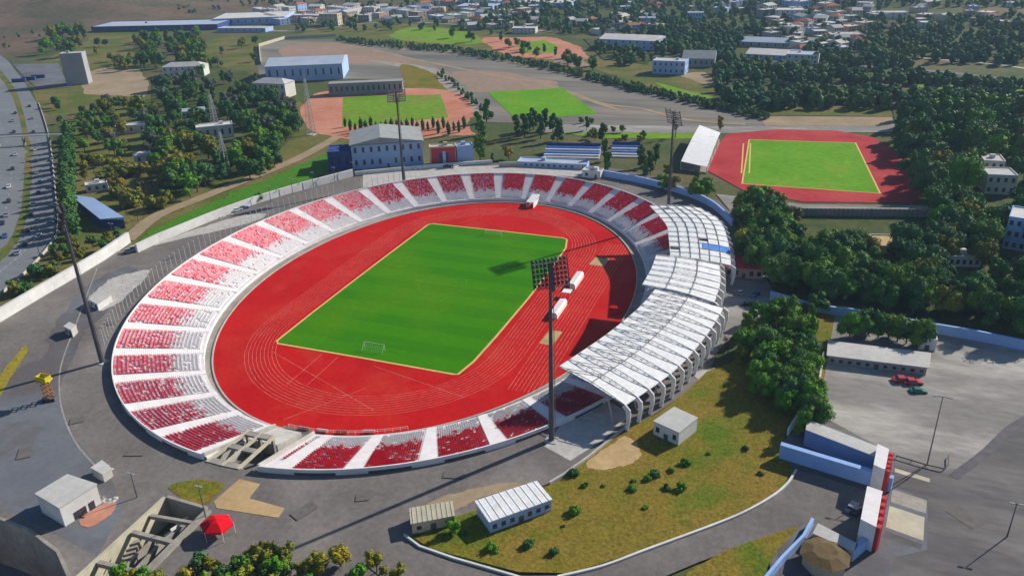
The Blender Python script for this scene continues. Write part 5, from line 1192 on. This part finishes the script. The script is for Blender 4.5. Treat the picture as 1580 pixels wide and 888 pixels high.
DK = [('bushy', 'leaf_dark', 5), ('tall', 'leaf_dark', 3), ('bushy', 'leaf_mid', 2), ('bushy', 'leaf_olive', 1)]
# wood right of the stadium
scatter([(1150, 385), (1140, 310), (1180, 300), (1215, 330), (1225, 362), (1300, 370), (1440, 368), (1440, 300), (1530, 280), (1620, 320), (1620, 495), (1500, 475), (1430, 462), (1300, 446), (1200, 425)], 165, (9.5, 14.5), DK, 'dense wood behind blue wall', 'trees of the dense wood right of the stadium', .38, avoid=((1370, 392, 26), (1485, 412, 30), (1565, 380, 40), (1535, 298, 42)))
scatter([(1372, 165), (1440, 155), (1590, 160), (1590, 300), (1500, 290), (1430, 280), (1392, 225)], 75, (12, 18), DK, 'wood right of second track', 'trees of the wood right of the second track', .4, avoid=((1535, 285, 42),))
scatter([(1130, 305), (1165, 300), (1235, 318), (1225, 360), (1170, 350)], 9, (8, 11), [('bushy', 'leaf_olive', 2), ('bushy', 'leaf_mid', 1), ('bushy', 'leaf_yellow', 1)], 'group between canopy and track', 'trees between canopy and second track', .5)
scatter([(1040, 250), (1100, 275), (1125, 300), (1060, 296), (1010, 282)], 8, (6, 9), [('bushy', 'leaf_mid', 2), ('tall', 'leaf_dark', 1), ('bushy', 'leaf_olive', 2)], 'group below white sloping canopy', 'trees below the white sloping canopy', .5)
# big yellow and bare ones
for x, y, h, k, l, t in ((1152, 372, 11, 'bushy', 'leaf_yellow', 'large yellow tree beside the outer edge of the white canopy roof'), (1207, 322, 11, 'tall', 'leaf_yellow', 'tall yellow tree at the near left corner of the second track'), (1118, 536, 8, 'bare', 'trunk', 'bare branched tree with a round crown beside the canopy fins'), (1112, 190, 9, 'tall', 'leaf_yellow', 'yellow green tree at the top left corner of the second track'), (1043, 195, 13, 'bare', 'trunk', 'bare grey tree by the far right floodlight head'), (785, 235, 8, 'bushy', 'leaf_yellow', 'golden round tree right of the blue grey block behind the stand'), (1404, 82, 14, 'tall', 'leaf_olive', 'pale poplar standing alone beside the far right road'), (398, 304, 5, 'bushy', 'leaf_mid', 'small round green tree at the upper left perimeter wall'), (268, 238, 9, 'bushy', 'leaf_yellow', 'orange yellow tree amid the left trees above the grass bank'), (700, 812, 4, 'bushy', 'leaf_mid', 'small green tree in front of the beige shed')):
    o = tree(x, y, h, k, l, t)
    for kk in ('_px', '_py', '_k', '_c'): del o[kk]
# cluster by the canopy and the gate
scatter([(1140, 500), (1175, 470), (1265, 466), (1275, 520), (1262, 600), (1262, 640), (1240, 655), (1190, 618), (1150, 575)], 34, (7, 10), [('bushy', 'leaf_mid', 4), ('bushy', 'leaf_dark', 3), ('tall', 'leaf_mid', 2)], 'cluster between canopy and plaza', 'trees between the canopy and the plaza', .42)
objs = [tree(x, y, h, 'bushy', random.choice(['leaf_mid', 'leaf_mid', 'leaf_dark']), wide=.95) for x, y, h in ((1314, 500, 9.5), (1328, 502, 9), (1343, 498, 9), (1358, 503, 9), (1374, 503, 9.5), (1388, 508, 9), (1402, 512, 8.5), (1418, 512, 10), (1430, 520, 8))]
label_cluster(objs, 'the row below the blue wall', 'trees in the row below the blue wall')
objs = [tree(x, y, h, 'bushy', l, wide=1.1) for x, y, h, l in ((1200, 545, 8.5, 'leaf_mid'), (1222, 505, 9, 'leaf_mid'), (1240, 535, 8.5, 'leaf_dark'), (1165, 520, 6, 'leaf_olive'), (1145, 548, 5, 'leaf_olive'), (1196, 590, 8, 'leaf_mid'), (1264, 626, 5, 'leaf_mid'))]
label_cluster(objs, 'the big crowns beside the plaza', 'big crowns beside the plaza')
# bottom edge trees
scatter([(190, 895), (270, 862), (330, 866), (380, 840), (440, 848), (470, 860), (500, 872), (500, 915), (190, 925)], 40, (3.8, 6), [('bushy', 'leaf_olive', 5), ('bushy', 'leaf_yellow', 1), ('bushy', 'leaf_mid', 2), ('bushy', 'leaf_dark', 1)], 'thicket beside the open trench', 'trees on the bottom edge', .4)
objs = [tree(x, y, h, 'bushy', l) for x, y, h, l in ((524, 858, 5.5, 'leaf_yellow'), (580, 868, 5.5, 'leaf_olive'), (612, 884, 4.5, 'leaf_olive'), (552, 884, 5, 'leaf_mid'), (188, 882, 4.5, 'leaf_mid'))]
label_cluster(objs, 'the round bushes by the bottom edge', 'round bushes on the bottom edge')
# left middle greenery
MIX = [('bushy', 'leaf_dark', 4), ('bushy', 'leaf_mid', 3), ('bushy', 'leaf_olive', 3), ('tall', 'leaf_dark', 2), ('bushy', 'leaf_grey', 1), ('bare', 'trunk', 1)]
AV = ((334, 175, 10), (220, 246, 14), (205, 200, 16), (150, 292, 18), (334, 206, 20))
scatter([(125, 175), (165, 155), (235, 160), (250, 215), (190, 232), (130, 225)], 30, (9, 13), MIX, 'trees beyond the cypress row', 'trees beyond the cypress row', .5, avoid=AV)
scatter([(235, 120), (380, 110), (440, 150), (470, 190), (440, 205), (350, 190), (240, 185)], 75, (10, 15), [('tall', 'leaf_dark', 3), ('bushy', 'leaf_dark', 4), ('bushy', 'leaf_grey', 2), ('bushy', 'leaf_mid', 1)], 'dark wood around lattice tower', 'trees of the dark wood at upper left', .4, avoid=AV)
scatter([(240, 190), (300, 190), (330, 225), (440, 205), (445, 230), (400, 262), (330, 268), (280, 290), (240, 262)], 60, (9, 14), MIX[:4], 'green trees above grass bank', 'trees above the grass bank', .4, avoid=AV)
scatter([(125, 240), (240, 250), (270, 290), (260, 318), (200, 335), (190, 310), (130, 290)], 44, (5, 8), [('bushy', 'leaf_olive', 5), ('bushy', 'leaf_yellow', 1), ('shrub', 'leaf_olive', 3), ('bare', 'trunk', 2)], 'brushland left of grass bank', 'bushes of the brushland', .5, avoid=AV)
objs = [tree(x, y, h, 'bushy', l, wide=1.1) for x, y, h, l in ((270, 262, 12, 'leaf_mid'), (291, 266, 12, 'leaf_mid'), (262, 240, 11, 'leaf_mid'), (400, 208, 13, 'leaf_mid'), (422, 216, 13, 'leaf_mid'), (362, 240, 11, 'leaf_mid'), (128, 222, 9, 'leaf_mid'))]
label_cluster(objs, 'the bright crowns above grass bank', 'bright round crowns above the grass bank')
scatter([(110, 345), (150, 355), (205, 362), (150, 395), (60, 430), (10, 455), (0, 440), (60, 400)], 26, (3, 6), [('bushy', 'leaf_olive', 4), ('bushy', 'leaf_dark', 2), ('shrub', 'leaf_dark', 2)], 'bushes outside the thick wall', 'bushes outside the thick wall', .5)
objs = [tree(103+random.uniform(-5, 5), y, 13, 'cypress', 'leaf_dark', wide=2.1) for y in range(200, 345, 8)]
objs += []
label_cluster(objs, 'dark row beside the highway', 'cypresses beside the highway', per=10)
scatter([(60, 50), (130, 35), (138, 60), (95, 80), (62, 75)], 18, (12, 18), DK, 'clump on the brown slope', 'trees on the brown slope', .5)
scatter([(205, 55), (305, 45), (325, 90), (260, 102), (215, 98)], 42, (11, 16), DK, 'clump below long blue factory', 'trees below the long blue factory', .5)
scatter([(140, 78), (205, 72), (205, 100), (145, 100)], 6, (8, 12), [('tall', 'leaf_olive', 2), ('bare', 'trunk', 1), ('bushy', 'leaf_olive', 1)], 'group right of windowless block', 'trees by the windowless block', .6)
scatter([(150, 60), (400, 60), (400, 112), (330, 118), (250, 105), (150, 110)], 26, (6, 11), MIX, 'scatter below the factories', 'trees scattered below the factories', .9)
scatter([(60, 150), (230, 152), (240, 175), (130, 180), (120, 240), (100, 200)], 16, (5, 9), MIX[:4], 'scrub beyond the parking lot', 'scrub trees by the parking lot', .8)
# cypress hedge in front of field, behind gym
objs = [tree(x, random.uniform(188, 198), random.uniform(6, 10), 'cypress', 'leaf_dark', wide=1.3) for x in range(532, 722, 8)]
label_cluster(objs, 'hedge before clay ended field', 'cypresses before the clay ended field', per=14)
objs = [tree(x+random.uniform(-3, 3), random.uniform(180, 200), random.uniform(12, 16), 'tall', 'leaf_dark') for x in range(798, 868, 9)]+[tree(x, y, 15, 'tall', 'leaf_mid') for x, y in ((738, 190), (745, 205), (750, 170), (740, 228))]
label_cluster(objs, 'group beside the bright field', 'tall trees beside the bright field', per=12)
objs = [tree(x, y, h, 'tall', 'leaf_dark') for x, y, h in ((933, 232, 12), (930, 205, 11), (938, 250, 11), (990, 242, 12), (1004, 250, 12), (1012, 238, 11), (996, 262, 9), (905, 190, 9), (760, 243, 5))]
label_cluster(objs, 'group around blue striped stands', 'trees around the blue striped stands', per=12)
scatter([(850, 185), (930, 185), (1040, 198), (1040, 215), (950, 222), (850, 212)], 16, (4, 6), [('bushy', 'leaf_mid', 2), ('bushy', 'leaf_olive', 2)], 'group behind blue striped stands', 'low trees behind the blue striped stands', .6)
scatter([(640, 48), (760, 52), (900, 85), (1000, 100), (900, 100), (800, 80)], 22, (7, 12), DK, 'scatter round the far fields', 'trees round the far fields', .7)
# shrubs in the dry grass
pts = ((978, 742), (976, 752), (930, 750), (998, 738), (1012, 730), (1050, 752), (1060, 712), (902, 748), (885, 728), (868, 812), (856, 850), (815, 838), (1030, 752), (996, 782), (886, 786), (1035, 724), (1092, 700), (1150, 690), (1175, 730), (760, 845), (720, 822), (690, 828))
objs = [tree(x, y, random.uniform(.8, 2.1), 'shrub', random.choice(['leaf_dark', 'leaf_mid'])) for x, y in pts]; label_cluster(objs, 'scatter in the dry grass', 'shrubs in the dry grass', per=8)
# grass tufts over the near dry area (uncountable)
TUFT = [(640, 832), (860, 745), (965, 672), (1090, 600), (1180, 640), (1205, 700), (1222, 728), (1100, 808), (1000, 842), (880, 880), (760, 874), (665, 846)]
mb = MB(); k = 0
while k < 6000:
    x, y = random.uniform(640, 1222), random.uniform(600, 880)
    if not inside((x, y), TUFT): continue
    if inside((x, y), [(905, 720), (940, 688), (985, 680), (990, 712)]) and random.random() < .9: continue
    k += 1; p = P(x, y); h = random.uniform(.15, .5); a = random.uniform(0, 3.14)
    for j in range(2):
        c, s = math.cos(a+j*1.4)*.35, math.sin(a+j*1.4)*.35; mb.poly([(p[0]-c, p[1]-s, 0), (p[0]+c, p[1]+s, 0), (p[0]+c*.4, p[1]+s*.4, h), (p[0]-c*.9, p[1]-s*.9, h*.8)])
tag(part('grass_tufts', mb, M['grass_dry'], fix=False), 'dry golden and green grass tufts over the near field', 'grass', kind='stuff')

mb = MB(); GP = [[(972, 715), (1010, 705), (1034, 745), (1064, 775), (1058, 802), (1025, 785), (992, 760)], [(1066, 588), (1125, 600), (1120, 628), (1066, 620)], [(858, 778), (888, 785), (882, 822), (856, 812)], [(690, 845), (760, 862), (740, 868), (690, 852)], [(925, 725), (960, 735), (950, 762), (925, 750)], [(1110, 780), (1180, 745), (1205, 735), (1190, 765), (1120, 798)]]
for gi, poly in enumerate(GP):
    xs = [p[0] for p in poly]; ys = [p[1] for p in poly]; k = 0; need = int((max(xs)-min(xs))*(max(ys)-min(ys))*.45)
    while k < need:
        x, y = random.uniform(min(xs)-8, max(xs)+8), random.uniform(min(ys)-8, max(ys)+8); k += 1
        if not inside((x, y), poly) and random.random() < .75: continue
        p = P(x, y); r = random.uniform(.5, 1.1); h = random.uniform(.08, .35); a = random.uniform(0, 6.28)
        mb.poly([(p[0]+r*math.cos(a+j*1.57+random.uniform(-.3, .3)), p[1]+r*math.sin(a+j*1.57), h*random.uniform(.4, 1)) for j in range(4)])
tag(part('weeds', mb, M['grass_green'], fix=False), 'patches of fresh green weeds growing in the dry near field', 'weeds', kind='stuff')
# far-off woods: uncountable mass of crowns, one object per wood
def far_wood(name, label, polys, n, hr, m='wood_far', seed=1, floor=False):
    random.seed(seed); mb = MB(); base = [TREES['bushy', False][i][0] for i in range(4)]
    small = []
    for v in range(3):
        b_ = MB(); cl = [((random.uniform(-2.2, 2.2), random.uniform(-2.2, 2.2), random.uniform(2, 7.5)), random.uniform(1.4, 2.3)) for _ in range(6)]
        for c, r in cl: b_.blob(c, r, 1, .3)
        for c, r in cl:
            for _ in range(9):
                v_ = Vector((random.gauss(0, 1), random.gauss(0, 1), random.gauss(0, 1)+.3)).normalized(); p = Vector(c)+v_*r*1.05; u = v_.orthogonal().normalized(); w_ = v_.cross(u); s = .7; b_.quad(p-u*s, p-w_*s, p+u*s, p+w_*s)
        small.append(b_)
    arrs = [(np.array(s.v), s.f) for s in small]; V = []; F = []; off = 0
    for poly, k in polys:
        xs = [p[0] for p in poly]; ys = [p[1] for p in poly]; c_ = 0; tr = 0
        while c_ < k and tr < k*40:
            tr += 1; x, y = random.uniform(min(xs), max(xs)), random.uniform(min(ys), max(ys))
            if not inside((x, y), poly): continue
            c_ += 1; h = random.uniform(*hr); p = P(x, y, h*.4); v, f = arrs[random.randrange(3)]; s = h/9.5; a = random.uniform(0, 6.28); R_ = np.array([[math.cos(a), -math.sin(a), 0], [math.sin(a), math.cos(a), 0], [0, 0, 1]])
            V.append((v*s)@R_.T+np.array([p[0], p[1], 0])); F += [tuple(i+off for i in q) for q in f]; off += len(v)
    mb.v = [tuple(r) for r in np.concatenate(V)]; mb.f = F
    tag(part(name, mb, M[m], fix=False), label, 'wood', kind='stuff')
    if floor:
        for poly, k in polys: patch('shaded_woodland_floor', poly, M['floor'], zz(), False)
far_wood('far_woods', 'dark blue green woods filling the upper right beyond the riverbed', [
    ([(1100, 132), (1600, 146), (1600, 168), (1380, 162), (1120, 160)], 200), ([(1100, 106), (1200, 104), (1400, 112), (1600, 130), (1600, 140), (1380, 126), (1100, 124)], 170),
    ([(1230, 66), (1380, 60), (1600, 70), (1600, 98), (1420, 88), (1400, 104), (1260, 96)], 200), ([(1340, 30), (1600, 20), (1600, 70), (1340, 62)], 190),
    ([(990, 44), (1150, 50), (1150, 66), (1110, 88), (1020, 80), (990, 60)], 150), ([(740, 6), (1180, 0), (1190, 30), (1180, 52), (900, 50), (740, 34)], 420), ([(700, -8), (1600, -12), (1600, 8), (700, 8)], 330),
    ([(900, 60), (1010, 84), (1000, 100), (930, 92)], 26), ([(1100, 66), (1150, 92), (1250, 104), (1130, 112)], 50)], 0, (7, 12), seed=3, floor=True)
far_wood('far_woods', 'thin scattered woods along the upper left and around the far town', [
    ([(400, 0), (700, 0), (720, 14), (420, 12)], 60), ([(440, 28), (620, 24), (800, 40), (760, 50), (460, 44)], 40), ([(1180, 4), (1360, 4), (1360, 60), (1200, 70)], 70), ([(170, 24), (290, 0), (420, 0), (330, 18)], 24)], 0, (7, 12), seed=5)
far_wood('river_hedge', 'long dark hedge of low trees along the far bank of the dry riverbed', [([(520, 57), (600, 64), (700, 72), (800, 88), (900, 110), (1000, 134), (1100, 157), (1185, 176), (1183, 182), (1100, 165), (1000, 143), (900, 118), (800, 97), (700, 80), (600, 72), (520, 64)], 620), ([(680, 106), (760, 178), (753, 180), (672, 110)], 36)], 0, (3.2, 5), seed=8)
far_wood('hillside_brush', 'sparse dark brush on the bare slope at the far top left', [([(0, 10), (100, 0), (160, 20), (60, 60), (0, 76)], 40)], 0, (4, 7), seed=9)
random.seed(21)
# ------------------------------------------------------------------ the far town
def town(poly, n, wr, hr, phrase, rowphrase, per=10):
    xs = [p[0] for p in poly]; ys = [p[1] for p in poly]; got = []; tr = 0
    while len(got) < n and tr < n*80:
        tr += 1; x, y = random.uniform(min(xs), max(xs)), random.uniform(min(ys), max(ys)); w_ = random.uniform(*wr)
        if not inside((x, y), poly) or any(abs(x-a) < (w_+c)*.55 and abs(y-b_) < 4.5 for a, b_, c in got): continue
        got.append((x, y, w_))
    got.sort(key=lambda q: -q[1]); nrow = math.ceil(len(got)/per); pr = math.ceil(len(got)/nrow)
    for r in range(nrow):
        for i, (x, y, w_) in enumerate(sorted(got[r*pr:(r+1)*pr])):
            wm, cw = random.choice([('house_white', 'white'), ('house_white', 'white'), ('house_cream', 'cream'), ('house_pink', 'pink'), ('house_grey', 'grey'), ('house_blue', 'pale blue')]); rf_, rw_ = random.choice([('flat', 'roof_flat'), ('flat', 'house_white'), ('flat', 'house_white'), ('hip', 'roof_tile'), ('gable', 'roof_flat'), ('flat', 'house_white')])
            yw = random.uniform(-1.6, 1.6); hp = random.uniform(*hr); rt = {'roof_flat': 'pale', 'house_white': 'white', 'roof_tile': 'red tiled'}[rw_]
            B('town_house', f'{cw} house, {rt} roof, {ORD[i]} from left in row {NUM[r]} of {phrase}', 'house', x-w_/2, y+yw, x+w_/2, y-yw, y-hp, random.uniform(10, 18), wm, rw_, rf_, (2, random.choice([3, 4, 5])), group=f'houses of {phrase}', side_win=2)
town([(395, 18), (640, 14), (640, 34), (520, 36), (400, 40)], 40, (10, 20), (6, 10), 'far left town', '')
town([(640, 2), (830, 4), (830, 44), (740, 48), (640, 34)], 40, (10, 22), (5, 9), 'far middle town', '')
town([(860, 22), (1010, 22), (1010, 50), (880, 58)], 14, (12, 26), (5, 9), 'far field houses', '')
town([(1185, 6), (1330, 4), (1345, 40), (1330, 82), (1240, 84), (1190, 60)], 60, (12, 24), (7, 12), 'hillside town', '')
town([(1330, 8), (1560, 6), (1560, 40), (1330, 50)], 16, (12, 24), (5, 9), 'far right woods', '')
town([(960, -4), (1180, -4), (1180, 26), (960, 20)], 16, (12, 24), (5, 8), 'far woods', '')
B('apartment_building', 'large beige apartment block in the far left town', 'building', 494, 40, 522, 40, 22, 14, 'house_cream', 'roof_flat', 'flat', (3, 4), side_win=2)
B('far_hall', 'broad white roofed hall at the top edge right of centre', 'hall', 800, 12, 880, 12, 5, 40, 'house_blue', 'house_white', 'flat', (1, 6)).__class__  # broad flat-roofed hall, not a tower
